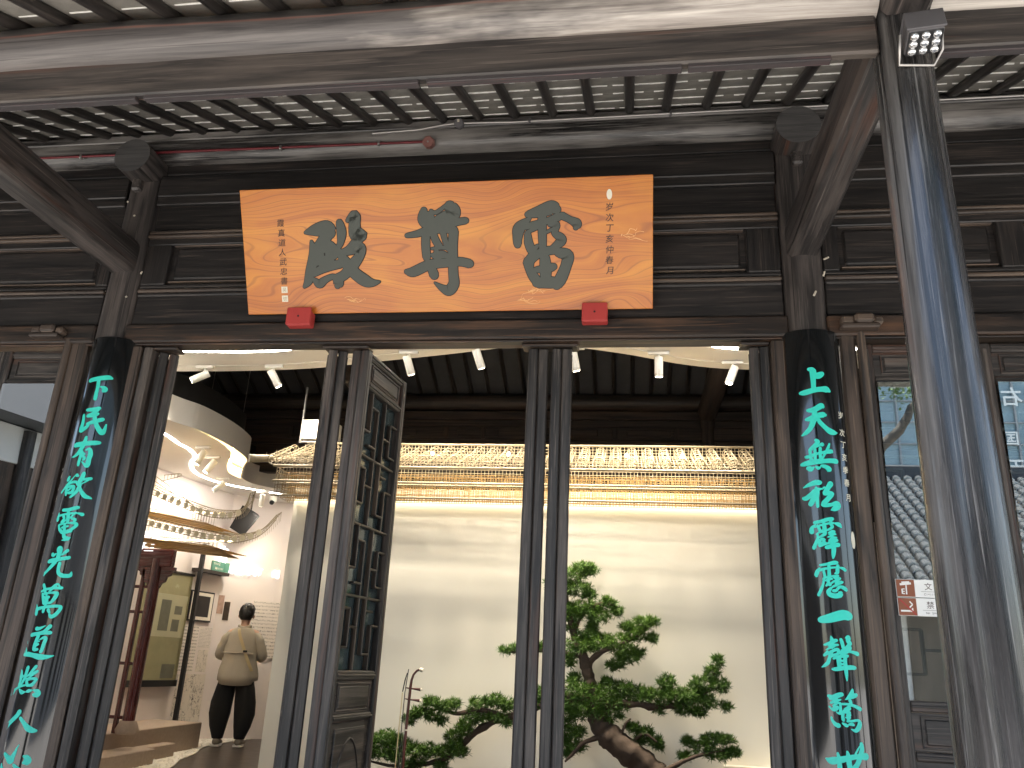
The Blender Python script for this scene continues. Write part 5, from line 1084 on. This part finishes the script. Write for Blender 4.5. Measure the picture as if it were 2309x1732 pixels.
eave_tier('upper bamboo model eave with upturned corner below the cove', [(-3.75, 2.93), (-3.78, 2.81), (-3.86, 2.74), (-4.03, 2.725), (-4.20, 2.745), (-4.39, 2.80), (-4.62, 2.88), (-4.81, 2.95), (-5.1, 3.06)], [(-4.12, 2.56), (-5.1, 2.72)], 3.30, 3.90, 1)
RG = thing('bamboo_ridge', 'small bamboo ridge frame flaring up above the upper eave', 'model roof', (-4.6, 3.4, 2.85))
m = MB()
for i in range(10): f_ = i / 9; m.tube([(-4.95 + 0.56 * f_, 3.35, 3.16 - 0.34 * f_), (-4.95 + 0.56 * f_, 3.35, 3.05 - 0.26 * f_)], 0.0025, 4, cap=False)
for dz in (0, 0.05, 0.10): m.tube([(-4.95, 3.35, 3.16 - dz), (-4.72, 3.35, 3.03 - dz), (-4.37, 3.35, 2.81)], 0.004, 5, cap=False)
for i in range(6): f_ = i / 5; m.tube([(-4.74 + 0.18 * f_, 3.35, 3.06 + 0.03 * f_), (-4.74 + 0.18 * f_, 3.35, 3.11 + 0.02 * f_)], 0.003, 4, cap=False)
m.tube([(-4.75, 3.35, 3.05), (-4.57, 3.35, 3.10)], 0.004, 5); m.tube([(-4.75, 3.35, 3.11), (-4.57, 3.35, 3.13)], 0.004, 5)
stuff(part('ridge_grid', m, 'bamboo', RG))
from mathutils import noise as nz
# ================================================================== the pine
random.seed(11)
PINE = thing('bonsai_pine', 'large trained pine with flat green pads and a leaning brown trunk', 'pine tree', (0.35, 2.36, FL))
YB = 2.34
def limb(name, pts, rad, n=16, k=7):
    s = smooth([list(p) + [r_] for p, r_ in zip(pts, rad)], k); m = MB(); v = []; P = [Vector(q[:3]) for q in s]; rr = [q[3] for q in s]
    m.tube(P, [r_ * (1 + 0.05 * math.sin(i * 1.1) + random.uniform(-.04, .04)) for i, r_ in enumerate(rr)], n)
    for i in range(len(m.v)):
        a = Vector(m.v[i]); from_ = 0; c_ = 0.016 * nz.noise(a * 14) + 0.008 * nz.noise(a * 40)
        ctr = min(P, key=lambda q: (q - a).length); d = a - ctr
        if d.length > 1e-6: m.v[i] = tuple(a + d.normalized() * c_ * min(1, d.length / 0.04))
    return part(name, m, 'bark', PINE)
limb('trunk', [(0.36, YB, FL), (0.34, YB, 0.50), (0.24, YB, 0.66), (0.10, YB, 0.80), (-0.05, YB - .02, 0.90), (-0.18, YB, 1.00), (-0.245, YB, 1.12), (-0.285, YB, 1.26), (-0.31, YB, 1.38), (-0.345, YB, 1.50), (-0.42, YB, 1.66), (-0.47, YB, 1.85), (-0.52, YB, 2.05), (-0.50, YB, 2.18)], [0.125, 0.115, 0.105, 0.095, 0.090, 0.085, 0.068, 0.052, 0.043, 0.045, 0.030, 0.025, 0.018, 0.010], 22, 10)
BRN = {
 'r_low': ([(-0.2, YB, 1.18), (0.0, YB - .03, 1.20), (0.2, YB - .02, 1.19), (0.42, YB, 1.22), (0.56, YB, 1.30), (0.64, YB, 1.46)], [0.032, 0.028, 0.023, 0.018, 0.012, 0.006]),
 'r_mid': ([(-0.33, YB, 1.45), (-0.24, YB - .03, 1.54), (-0.12, YB - .03, 1.60), (0.05, YB, 1.68), (0.15, YB, 1.76)], [0.03, 0.022, 0.016, 0.011, 0.006]),
 'r_up': ([(-0.43, YB, 1.70), (-0.35, YB - .02, 1.84), (-0.22, YB - .02, 1.92), (-0.10, YB, 1.90)], [0.02, 0.014, 0.010, 0.005]),
 'l_low': ([(-0.28, YB, 1.22), (-0.55, YB - .02, 1.20), (-0.85, YB, 1.08), (-1.02, YB, 1.02), (-1.18, YB, 0.92), (-1.32, YB, 0.78), (-1.50, YB, 0.70), (-1.75, YB, 0.665), (-1.98, YB, 0.69)], [0.040, 0.036, 0.030, 0.026, 0.026, 0.022, 0.018, 0.013, 0.007]),
 'l_up': ([(-0.95, YB, 1.05), (-1.12, YB - .02, 1.10), (-1.32, YB, 1.06), (-1.45, YB, 1.09), (-1.60, YB, 1.03)], [0.022, 0.018, 0.016, 0.012, 0.006]),
 'l_small': ([(-0.36, YB, 1.52), (-0.62, YB - .02, 1.55), (-0.80, YB, 1.53), (-0.95, YB, 1.53)], [0.02, 0.014, 0.010, 0.005]),
 'low_l': ([(-0.18, YB - .02, 0.97), (-0.33, YB - .06, 0.92), (-0.42, YB - .06, 0.83), (-0.47, YB - .05, 0.78)], [0.022, 0.018, 0.012, 0.010]),
 'low_r': ([(0.0, YB, 0.90), (0.10, YB - .05, 1.00), (0.20, YB - .05, 0.95)], [0.02, 0.012, 0.006]),
 'low_r2': ([(0.12, YB - .02, 0.66), (0.32, YB - .06, 0.80), (0.50, YB - .05, 0.88), (0.68, YB - .03, 0.92)], [0.028, 0.018, 0.012, 0.006]),
 'stub': ([(-0.06, YB - .04, 0.98), (-0.03, YB - .06, 1.06), (0.01, YB - .06, 1.10)], [0.012, 0.010, 0.006]),
}
for k_, (p, r_) in BRN.items(): limb('branch', p, r_, 9)
def tuft(mb, p, L, n=15, bright=0.5):
    ax = Vector((random.uniform(-.6, .6), random.uniform(-.9, .2), random.uniform(0.15, 1.0))).normalized()
    for _ in range(n):
        d = (ax * random.uniform(0.1, 1.0) + Vector((random.uniform(-1, 1), random.uniform(-1, 1), random.uniform(-1, 1)))).normalized()
        l = L * random.uniform(0.7, 1.1); s = d.cross(Vector((random.uniform(-1, 1), random.uniform(-1, 1), random.uniform(-1, 1)))).normalized() * random.uniform(0.0018, 0.0030)
        b = Vector(p); m_ = b + d * l * 0.55; e = b + d * l; u = random.random()
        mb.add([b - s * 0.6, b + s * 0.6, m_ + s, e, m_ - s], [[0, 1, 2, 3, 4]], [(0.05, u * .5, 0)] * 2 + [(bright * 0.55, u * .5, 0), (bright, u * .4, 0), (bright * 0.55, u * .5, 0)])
def pad(blobs, dens=1.0):
    """blobs: (x, z, rx, rz, brightness)"""
    m = MB()
    for (x, z, rx, rz, br) in blobs:
        n = int(900 * (rx * rz) ** 0.75 * dens * 3.0) + 7
        for _ in range(n):
            while True:
                a, b, c_ = random.uniform(-1, 1), random.uniform(-1, 1), random.uniform(-1, 1)
                q = a * a + b * b + c_ * c_
                if 0.20 < q < 1: break
            px, pz, py = x + a * rx, z + b * rz, YB + c_ * min(0.13, rx * 0.8)
            tuft(m, (px, py, pz), 0.047, 16, max(0.05, min(1, br * (0.55 + 0.45 * b) + random.uniform(-.15, .15))))  # upper needles coloured lighter, lower ones darker, like overhead light
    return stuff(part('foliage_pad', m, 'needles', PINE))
PADS = [
 [(-0.36, 2.18, .10, .05, .8), (-0.46, 2.12, .13, .07, .8), (-0.40, 2.02, .12, .06, .7), (-0.55, 2.05, .12, .08, .6), (-0.29, 2.17, .05, .03, .7), (-0.32, 1.98, .06, .04, .5)],
 [(-0.34, 1.87, .13, .06, .95), (-0.24, 1.82, .10, .06, .95), (-0.17, 1.92, .07, .045, .7), (-0.10, 1.86, .05, .04, .7), (-0.45, 1.82, .10, .06, .7), (-0.28, 1.74, .05, .04, .7), (-0.52, 1.86, .12, .06, .6), (-0.44, 1.72, .06, .03, .5)],
 [(-0.24, 1.62, .13, .07, 1.0), (-0.08, 1.62, .13, .07, 1.0), (0.05, 1.70, .09, .06, .95), (0.10, 1.78, .08, .045, .9), (0.17, 1.80, .05, .03, .7), (0.17, 1.67, .05, .04, .6), (-0.38, 1.60, .12, .07, .8), (-0.02, 1.53, .10, .06, .6), (-0.10, 1.47, .07, .045, .4), (0.06, 1.57, .06, .04, .5), (-0.30, 1.68, .10, .04, .4), (-0.02, 1.75, .05, .04, .8), (-0.46, 1.50, .06, .06, .7)],
 [(-0.40, 1.26, .16, .09, .6), (-0.22, 1.24, .15, .09, .65), (-0.30, 1.14, .16, .08, .7), (-0.16, 1.12, .12, .07, .6), (-0.03, 1.30, .11, .06, .6), (0.08, 1.27, .10, .06, .55), (-0.08, 1.20, .09, .06, .5), (-0.46, 1.10, .08, .10, .5), (-0.16, 1.34, .06, .035, .4), (-0.42, 1.36, .05, .03, .4), (-0.5, 1.18, .14, .09, .5)],
 [(0.22, 1.26, .11, .06, .6), (0.34, 1.27, .12, .07, .6), (0.28, 1.36, .07, .06, .55), (0.46, 1.28, .11, .06, .65), (0.54, 1.36, .09, .06, .65), (0.62, 1.45, .05, .06, .6), (0.66, 1.53, .035, .045, .5), (0.66, 1.36, .08, .05, .5), (0.56, 1.24, .10, .05, .5), (0.40, 1.19, .09, .05, .5), (0.70, 1.21, .05, .03, .4), (0.22, 1.17, .05, .03, .35), (0.5, 1.17, .07, .03, .4)],
 [(-1.14, 1.13, .10, .05, .6), (-1.03, 1.17, .09, .045, .6), (-0.93, 1.14, .08, .05, .6), (-1.18, 1.04, .10, .05, .5), (-1.02, 1.05, .08, .04, .5), (-0.92, 1.03, .06, .04, .5), (-0.75, 1.16, .12, .07, .5), (-0.62, 1.22, .12, .07, .5)],
 [(-1.50, 1.13, .09, .045, .6), (-1.38, 1.10, .08, .04, .6), (-1.60, 1.05, .08, .045, .5), (-1.50, 1.03, .07, .035, .4), (-1.33, 1.13, .05, .03, .6), (-1.68, 1.00, .05, .045, .4), (-1.43, 1.0, .05, .025, .4)],
 [(-1.25, 0.95, .08, .06, .6), (-1.32, 0.88, .08, .06, .6), (-1.28, 0.80, .08, .05, .5), (-1.38, 0.78, .08, .05, .5), (-1.40, 0.69, .06, .04, .4), (-1.50, 0.79, .09, .05, .55), (-1.62, 0.78, .09, .05, .6), (-1.60, 0.70, .08, .04, .4)],
 [(-1.84, 0.86, .11, .05, .6), (-1.94, 0.82, .09, .06, .6), (-1.74, 0.83, .08, .05, .6), (-1.86, 0.76, .12, .06, .55), (-1.98, 0.74, .07, .05, .5), (-1.76, 0.74, .08, .05, .5), (-1.70, 0.68, .06, .03, .4)],
 [(-0.96, 1.535, .05, .022, .6), (-0.86, 1.55, .07, .03, .6), (-0.72, 1.57, .08, .04, .6)],
 [(-0.42, 0.98, .10, .05, .5), (-0.50, 0.92, .07, .06, .45), (-0.40, 0.88, .08, .04, .4), (-0.46, 0.83, .04, .03, .3)],
 [(0.02, 1.03, .06, .035, .5), (0.11, 1.01, .07, .035, .5), (0.18, 0.95, .06, .04, .45), (0.07, 0.94, .05, .035, .4), (0.22, 0.92, .04, .025, .4)],
 [(0.60, 0.98, .10, .04, .5), (0.69, 0.99, .08, .035, .5), (0.52, 0.93, .10, .04, .5), (0.72, 0.90, .06, .03, .4), (0.62, 0.88, .09, .035, .45), (0.42, 0.96, .04, .03, .4), (0.40, 0.86, .05, .03, .4), (0.76, 0.91, .04, .03, .4)],
]
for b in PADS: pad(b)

# ================================================================== the erhu on its stand
EX, EY = -1.645, 2.12
ER = thing('erhu', 'dark red two-stringed bowed fiddle with curved head standing before the partition', 'fiddle', (EX, EY, 0.5))
neck = [(EX - 0.005, EY, 0.56), (EX - 0.003, EY, 0.80), (EX, EY, 1.05), (EX + 0.006, EY, 1.245), (EX + 0.010, EY, 1.29), (EX + 0.022, EY, 1.33), (EX + 0.045, EY, 1.358), (EX + 0.068, EY, 1.368)]
part('neck', MB().tube(neck, [0.0105, 0.0105, 0.0105, 0.0112, 0.0095, 0.0085, 0.0085, 0.009], 14), 'erhu_wood', ER)
part('head_cap', MB().tube([(EX + 0.066, EY, 1.367), (EX + 0.070, EY, 1.369), (EX + 0.086, EY, 1.363), (EX + 0.094, EY, 1.356)], [0.010, 0.014, 0.016, 0.004], 12), 'ivory', ER)
for z in (1.230, 1.152):
    part('peg', MB().tube([(EX - 0.028, EY - .002, z + .004), (EX + 0.0, EY - .002, z), (EX + 0.03, EY - .002, z - .001), (EX + 0.086, EY - .002, z - .004)], [0.004, 0.006, 0.006, 0.012], 12), 'erhu_wood', ER)
    part('peg_cap', MB().tube([(EX + 0.0865, EY - .002, z - .004), (EX + 0.091, EY - .002, z - .004), (EX + 0.096, EY - .002, z - .004)], [0.012, 0.012, 0.006], 12), 'ivory', ER)
part('bow_stick', MB().tube([(EX - 0.012, EY - 0.03, 1.368), (EX - 0.016, EY - 0.03, 1.325), (EX - 0.026, EY - 0.03, 1.20), (EX - 0.030, EY - 0.03, 0.9), (EX - 0.034, EY - 0.03, 0.62)], 0.0034, 8), 'black_metal', ER)
part('bow_hair', MB().tube([(EX - 0.044, EY - 0.032, 1.20), (EX - 0.048, EY - 0.032, 0.95), (EX - 0.052, EY - 0.032, 0.63)], 0.004, 6), 'bow_hair', ER)
part('bow_frog', MB().tube([(EX - 0.020, EY - 0.031, 1.34), (EX - 0.032, EY - 0.031, 1.29), (EX - 0.044, EY - 0.032, 1.205)], [0.003, 0.005, 0.004], 8), 'black_metal', ER)
part('nut_ring', MB().tube([(EX - .003, EY, 0.935), (EX - .003, EY, 0.945)], 0.0125, 12), 'ivory', ER)
part('sound_box', MB().tube([(EX - 0.005, EY - 0.07, 0.56), (EX - 0.005, EY + 0.07, 0.56)], 0.052, 6, sm=False, ring0=0.52), 'erhu_wood', ER)
for dx in (-.006, .006): part('string', MB().tube([(EX + dx - .012, EY - 0.02, 1.235), (EX + dx - .008, EY - 0.075, 0.58)], 0.0009, 4), 'steel', ER)
ST = thing('fiddle_stand', 'small black stand holding the bowed fiddle in front of the partition', 'stand', (EX, EY, FL))
part('top', MB().box(EX - 0.13, EX + 0.13, EY - 0.13, EY + 0.13, 0.495, 0.512, ch=.004), 'black_metal', ST)
for sx in (-1, 1):
    for sy in (-1, 1): part('leg', MB().box(EX + sx * .11 - .012, EX + sx * .11 + .012, EY + sy * .11 - .012, EY + sy * .11 + .012, FL, 0.4945, ax=2, ch=.003), 'black_metal', ST)

# ================================================================== the visitor, seen from behind
random.seed(5)
VX, VY = -4.80, 5.80
PS_ = thing('person', 'person in a beige loose shirt and black wide trousers, back turned, reading the wall', 'person', (VX, VY, FL + 0.012), rz=R(14))
def local(mb, name, mat, parent): return mb.build(name, mat, parent, local=True)
def skin_body():
    V = []; E = []; Rd = []
    def a(p, r_, prev=None):
        V.append(p); Rd.append(r_); i = len(V) - 1
        if prev is not None: E.append((prev, i))
        return i
    pel = a((0, 0, 0.86), .13); sp = a((0, 0.0, 1.05), .12, pel); chst = a((0, 0.0, 1.24), .125, sp); nk0 = a((0, 0.0, 1.36), .06, chst); nk = a((0, .01, 1.42), .048, nk0); hd = a((0, .03, 1.50), .078, nk); hd2 = a((0, .035, 1.57), .072, hd)
    for s in (-1, 1):
        sh = a((s * .17, 0, 1.31), .055, chst); el = a((s * .27, .03, 1.07), .043, sh); wr = a((s * .17, .24, 1.06), .028, el); pm = a((s * .12, .31, 1.09), .026, wr)
        for j, (dx, dz) in enumerate(((-.022, .02), (-.008, .028), (.008, .028), (.020, .02))):
            k1 = a((s * .12 - s * dx * .6 - s * .01, .345, 1.09 + dz), .0095, pm); a((s * .09 - s * dx, .365, 1.10 + dz), .008, k1)
        th = a((s * .085, .30, 1.125), .010, pm); a((s * .065, .325, 1.14), .008, th)
        hp = a((s * .085, 0, 0.82), .095, pel); kn = a((s * .11, .02, 0.45), .058, hp); an = a((s * .115, -.01, 0.09), .038, kn); a((s * .125, .12, 0.035), .032, an)
    me = bpy.data.meshes.new('body'); me.from_pydata(V, E, []); me.materials.append(MAT['skin'])
    o = bpy.data.objects.new('body', me); C.objects.link(o); o.parent = PS_
    md = o.modifiers.new('skin', 'SKIN'); md.use_smooth_shade = True
    for i, r_ in enumerate(Rd): me.skin_vertices[0].data[i].radius = (r_, r_)
    me.skin_vertices[0].data[0].use_root = True
    sb = o.modifiers.new('sub', 'SUBSURF'); sb.levels = 1; sb.render_levels = 1
    return o
skin_body()
def ell(cx_, cy_, z, rx, ry, n=28, ph=0.0, wob=0.0, tiltx=0.0):
    out = []
    for i in range(n):
        a = 2 * math.pi * i / n; k = 1 + wob * math.sin(5 * a + ph) + wob * .6 * math.sin(9 * a + ph * 2)
        out.append((cx_ + rx * math.cos(a) * k, cy_ + ry * math.sin(a) * k, z + tiltx * math.cos(a)))
    return out
# shirt: yoke, body flaring to a curved tail, sleeves
m = MB(); rings = []
for (z, rx, ry, cyy, wob) in ((1.375, .075, .07, .0, 0), (1.36, .10, .08, .0, 0), (1.335, .150, .095, .0, .005), (1.29, .185, .112, .0, .010), (1.20, .200, .128, .0, .02), (1.10, .205, .138, .0, .025), (1.02, .200, .138, -.005, .03), (0.94, .215, .145, -.008, .03), (0.86, .235, .155, -.01, .035), (0.80, .243, .160, -.012, .04)):
    rings.append(ell(0, cyy, z, rx, ry, 32, z * 9, wob))
hem = [(p[0], p[1], p[2] - 0.07 * max(0, -math.sin(2 * math.pi * i / 32)) ** 0.7 * (1 if abs(p[0]) < .2 else .4) - .01) for i, p in enumerate(ell(0, -.012, 0.765, .243, .160, 32, 7, .04))]
rings.append(hem); m.loft(rings[::-1], cap=True)
local(m, 'shirt', 'shirt', PS_)
m = MB(); m.loft([ell(0, -.137, 1.072, .19, .012, 20), ell(0, -.150, 1.066, .195, .012, 20), ell(0, -.143, 1.058, .19, .012, 20)], cap=True); local(m, 'yoke_seam', 'shirt', PS_)
for s in (-1, 1):
    m = MB(); pts = smooth([[s * .135, 0, 1.300, .050], [s * .185, .0, 1.235, .066], [s * .225, .01, 1.14, .066], [s * .255, .03, 1.05, .064], [s * .225, .12, 1.02, .056], [s * .18, .20, 1.04, .042]], 5)
    m.tube([p[:3] for p in pts], [p[3] * (1 + .05 * math.sin(i * 1.3)) for i, p in enumerate(pts)], 18); local(m, 'sleeve', 'shirt', PS_)
m = MB(); m.tube([(.07 * math.cos(a), .005 + .066 * math.sin(a), 1.378 + .012 * math.cos(a * 2)) for a in [2 * math.pi * i / 24 for i in range(25)]], [0.017] * 25, 8, cap=False); local(m, 'collar', 'shirt', PS_)
# trousers
m = MB(); rings = [ell(0, -.01, 0.90, .175, .125, 28), ell(0, -.01, 0.84, .190, .14, 28), ell(0, -.012, 0.77, .20, .148, 28, 0, .01), ell(0, -.01, 0.735, .195, .14, 28)]
m.loft(rings[::-1]); local(m, 'trouser_seat', 'trousers', PS_)
for s in (-1, 1):
    m = MB(); rings = []
    for (z, x, y, rx, ry) in ((0.78, .098, -.01, .100, .135), (0.66, .118, -.005, .115, .125), (0.50, .140, .0, .128, .120), (0.36, .150, .0, .125, .115), (0.22, .142, -.005, .100, .098), (0.12, .132, -.01, .072, .078), (0.085, .13, -.01, .062, .070)): rings.append(ell(s * x, y, z, rx, ry, 24, z * 20 + s, .02))
    m.loft(rings[::-1]); local(m, 'trouser_leg', 'trousers', PS_)
    m = MB(); pr = []
    for (y, z, rx, rz) in ((-.085, .045, .022, .028), (-.06, .055, .042, .05), (0.0, .055, .046, .052), (.07, .045, .050, .040), (.13, .036, .048, .030), (.175, .028, .030, .020)): pr.append([(s * .13 + s * .012 * (y + .1) * 8 * .3 + rx * math.cos(a), y, max(.018, z + rz * math.sin(a))) for a in [2 * math.pi * i / 16 for i in range(16)]])
    m.loft(pr); local(m, 'shoe', 'shoe', PS_)
    m = MB(); pr = [(s * .13 + (.052 if abs(y) < .1 else .03) * sx, y) for sx, y in ((-1, -.085), (1, -.085), (1.05, .05), (1.0, .13), (.3, .185), (-.5, .185), (-1.05, .12), (-1.0, .0))]; m.prism(pr, 0.0, 0.022); local(m, 'sole', 'sole', PS_)
# hair, ears
m = MB(); rings = []
for (z, rx, ry, cyy) in ((1.46, .060, .045, -.020), (1.48, .072, .066, -.012), (1.52, .090, .095, .004), (1.56, .095, .104, .018), (1.605, .090, .100, .026), (1.645, .068, .078, .03), (1.668, .034, .038, .03)): rings.append(ell(0, cyy, z, rx, ry, 24, z * 31, .045))
m.loft(rings)
for _ in range(260):
    a = random.uniform(0, 2 * math.pi); zz_ = random.uniform(1.47, 1.65); k = math.sqrt(max(.05, 1 - ((zz_ - 1.555) / .105) ** 2)); p = Vector((.088 * k * math.cos(a), .012 + .094 * k * math.sin(a), zz_)); d = Vector((p.x, p.y - .012, (zz_ - 1.52) * .6 + random.uniform(-.03, .03))).normalized()
    q = p + d * random.uniform(.008, .024) + Vector((random.uniform(-.02, .02), random.uniform(-.02, .02), random.uniform(-.025, .01))); sd_ = d.cross(Vector((0, 0, 1))).normalized() * .006
    m.add([p - sd_, p + sd_, q], [[0, 1, 2]])
local(m, 'hair', 'hair', PS_)
for s in (-1, 1): m = MB(); m.tube([(s * .080, .03, 1.525), (s * .092, .024, 1.508), (s * .084, .028, 1.483)], [.012, .017, .009], 10, sx=.5); local(m, 'ear', 'skin', PS_)
# shoulder strap and buckle, phone
m = MB(); st = smooth([[-.055, -.02, 1.362], [-.045, -.085, 1.345], [-.02, -.128, 1.28], [.03, -.146, 1.18], [.085, -.146, 1.06], [.14, -.135, .95], [.185, -.11, .86]], 5); v = []; n = len(st)
for i, p in enumerate(st): v += [(p[0] - .017, p[1] - .006, p[2] - .006), (p[0] + .017, p[1] - .006, p[2] + .006), (p[0] + .017, p[1] + .002, p[2] + .006), (p[0] - .017, p[1] + .002, p[2] - .006)]
m.add(v, [[4 * i + k, 4 * i + 4 + k, 4 * i + 4 + (k + 1) % 4, 4 * i + (k + 1) % 4] for i in range(n - 1) for k in range(4)]); local(m, 'bag_strap', 'strap', PS_)
m = MB(); m.box(.055, .105, -.165, -.150, 1.075, 1.100, ch=.004); local(m, 'buckle', 'black_metal', PS_)
PH = thing('phone', 'dark phone held up by the visitor in the gallery', 'phone', (VX - 0.09, VY + 0.36, FL + 1.10))
part('case', MB().box(VX - 0.125, VX - 0.055, VY + .352, VY + .36, FL + 1.06, FL + 1.20, ch=.003), 'black_metal', PH)

# ================================================================== what stands across the courtyard (mirrored in the windows)
RD = 2 * math.tan(R(TILT)) if False else 0.056     # the panes lean, so the mirrored view dips by this slope
OH = thing('opposite_hall', 'low white hall with grey tiled roof across the courtyard', 'building', (4, -13, 0))
EZ, RZ = 2.75 - 9.7 * RD, 5.62 - 14.0 * RD
part('wall', MB().box(-2.0, 16, -17.5, -10.6, 0, EZ + 0.25, ch=.01), 'plaster', OH)
def roof_col():
    m = MB(); n = 22; y0, z0, y1, z1 = -9.7, EZ, -14.0, RZ; r_ = 0.085
    for i in range(n):
        a, b = i / n, (i + 1) / n; A = Vector((0, y0 + (y1 - y0) * a, z0 + (z1 - z0) * a)); B = Vector((0, y0 + (y1 - y0) * b, z0 + (z1 - z0) * b))
        up = Vector((0, (z1 - z0), -(y1 - y0))).normalized(); v = []
        for (P_c, rr, lift) in ((A, r_ * 1.06, 0.03), (B, r_ * .9, 0.0)):
            for k in range(6):
                t_a = math.pi * k / 5; v.append(P_c + Vector((math.cos(t_a) * rr, 0, 0)) + up * (math.sin(t_a) * rr + lift))
        m.add(v, [[k, k + 1, 7 + k, 6 + k] for k in range(5)], None, 0)
        m.add(v[:6] + [p - up * 0.045 for p in v[:6]], [[k + 1, k, 6 + k, 7 + k] for k in range(5)], None, 1)
    return m.mesh('tile_column', ['tile_grey', 'tile_lip'])
TC = roof_col()
for i in range(78): link('tile_column', TC, OH, (-2.0 + 0.225 * i - 4, 13, 0))
m = MB(); m.add([(-2.3, -9.65, EZ - .07), (15.6, -9.65, EZ - .07), (15.6, -14.0, RZ - .04), (-2.3, -14.0, RZ - .04)], [[0, 1, 2, 3]]); m.add([(-2.3, -14.0, RZ - .04), (15.6, -14.0, RZ - .04), (15.6, -18.3, EZ), (-2.3, -18.3, EZ)], [[0, 1, 2, 3]]); part('roof_bed', m, 'tile_grey', OH)
part('ridge', MB().box(-2.3, 15.6, -14.12, -13.88, RZ - .07, RZ + 0.25, ch=.03), 'tile_grey', OH)
for x in (1.0, 4.6, 8.2, 11.8): part('door', MB().box(x, x + 1.6, -10.62, -10.56, 0.2, EZ - .05, ax=2, ch=.01), 'wood_door', OH)
OT = thing('office_tower', 'glass curtain wall office tower behind the opposite hall', 'building', (18, -46, 0))
part('glass', MB().box(-2, 46, -60, -41, 0, 46, ch=.05), 'glass_tower', OT)
for i in range(33): part('mullion', MB().box(-2 + 1.5 * i - .05, -2 + 1.5 * i + .05, -40.99, -40.85, 0, 46, ax=2, ch=.01), 'mast_grey', OT)
for i in range(38): part('transom', MB().box(-2, 46, -40.99, -40.88, 1.2 * i + .5, 1.2 * i + .58, ch=.01), 'mast_grey', OT)
def tw(x, y, h): return Vector((x, -40.82 + h, y - 40 * RD))
for (txt, x0, z, sz, dx) in (('6F', 18.9, 13.9, 1.1, -.75), ('国', 20.1, 13.9, 0.8, 1), ('闲得', 21.4, 13.9, 1.1, 1.5), ('限无肉', 19.0, 12.3, 1.0, 1.15), ('右古', 20.4, 16.2, 1.1, 1.2)):
    m = MB()
    for i, chh in enumerate(txt): put(m, chh, tw, x0 + dx * i, z, sz, 0, 0.015, mirror=-1)
    part('sign_letters', m, 'plate_white', OT)
SW = thing('side_wing', 'timber side wing with white upper wall and grey roof beside the courtyard', 'building', (-13, -12, 0))
WZ = 5.42 - 10 * RD
part('upper_wall', MB().box(-22.0, -11.9, -24, -4.5, WZ - 0.72, WZ, ch=.01), 'plaster', SW)
part('lower_wall', MB().box(-22.0, -11.95, -24, -4.5, 0, WZ - 0.722, ax=2, ch=.01), 'wood_jamb', SW)
for i in range(8): part('column', MB().cyl((-11.86, -4.8 - 2.6 * i, 0), (-11.86, -4.8 - 2.6 * i, WZ - .05), 0.13, n=12), 'wood_tie', SW)
m = MB(); m.add([(-11.2, -24.5, WZ + .02), (-11.2, -4.0, WZ + .02), (-17, -4.0, WZ + 5.2), (-17, -24.5, WZ + 5.2), (-22.8, -4.0, WZ + .02), (-22.8, -24.5, WZ + .02)], [[0, 1, 2, 3], [3, 2, 4, 5], [1, 4, 2], [0, 3, 5], [0, 5, 4, 1]]); part('roof', m, 'tile_grey', SW)
CT = thing('courtyard_tree', 'bare-limbed tree with a few pale leaves in the courtyard', 'tree', (3.3, -9.0, 0))
def tz(p): return (p[0], p[1], max(0, p[2] - 9 * RD) if p[2] > 1 else p[2])
part('trunk', MB().tube([tz(p) for p in ((3.3, -9.0, 0), (3.35, -9.0, 2.2), (3.6, -9.0, 4.2), (3.95, -9.0, 4.95), (4.25, -9.0, 5.22), (4.40, -9.0, 5.45), (4.46, -9.0, 5.6), (4.62, -9.0, 5.74), (5.0, -9, 5.9))], [.12, .11, .10, .085, .075, .065, .06, .045, .03], 10), 'twig', CT)
part('branch', MB().tube([tz(p) for p in ((4.62, -9.0, 5.74), (4.5, -9.0, 6.0), (4.40, -9.0, 6.3), (4.2, -9, 6.7))], [.04, .035, .03, .015], 8), 'twig', CT)
m = MB()
for _ in range(190):
    x, y, z = random.gauss(4.36, .14), random.gauss(-9, .2), random.gauss(5.88 - 9 * RD, .09); d = Vector((random.uniform(-1, 1), random.uniform(-1, 1), random.uniform(-.4, 1))).normalized() * .08; s_ = d.cross(Vector((0, 0, 1))).normalized() * .025
    p = Vector((x, y, z)); m.add([p, p + d * .5 + s_, p + d, p + d * .5 - s_], [[0, 1, 2, 3]])
stuff(part('crown', m, 'leaf', CT))
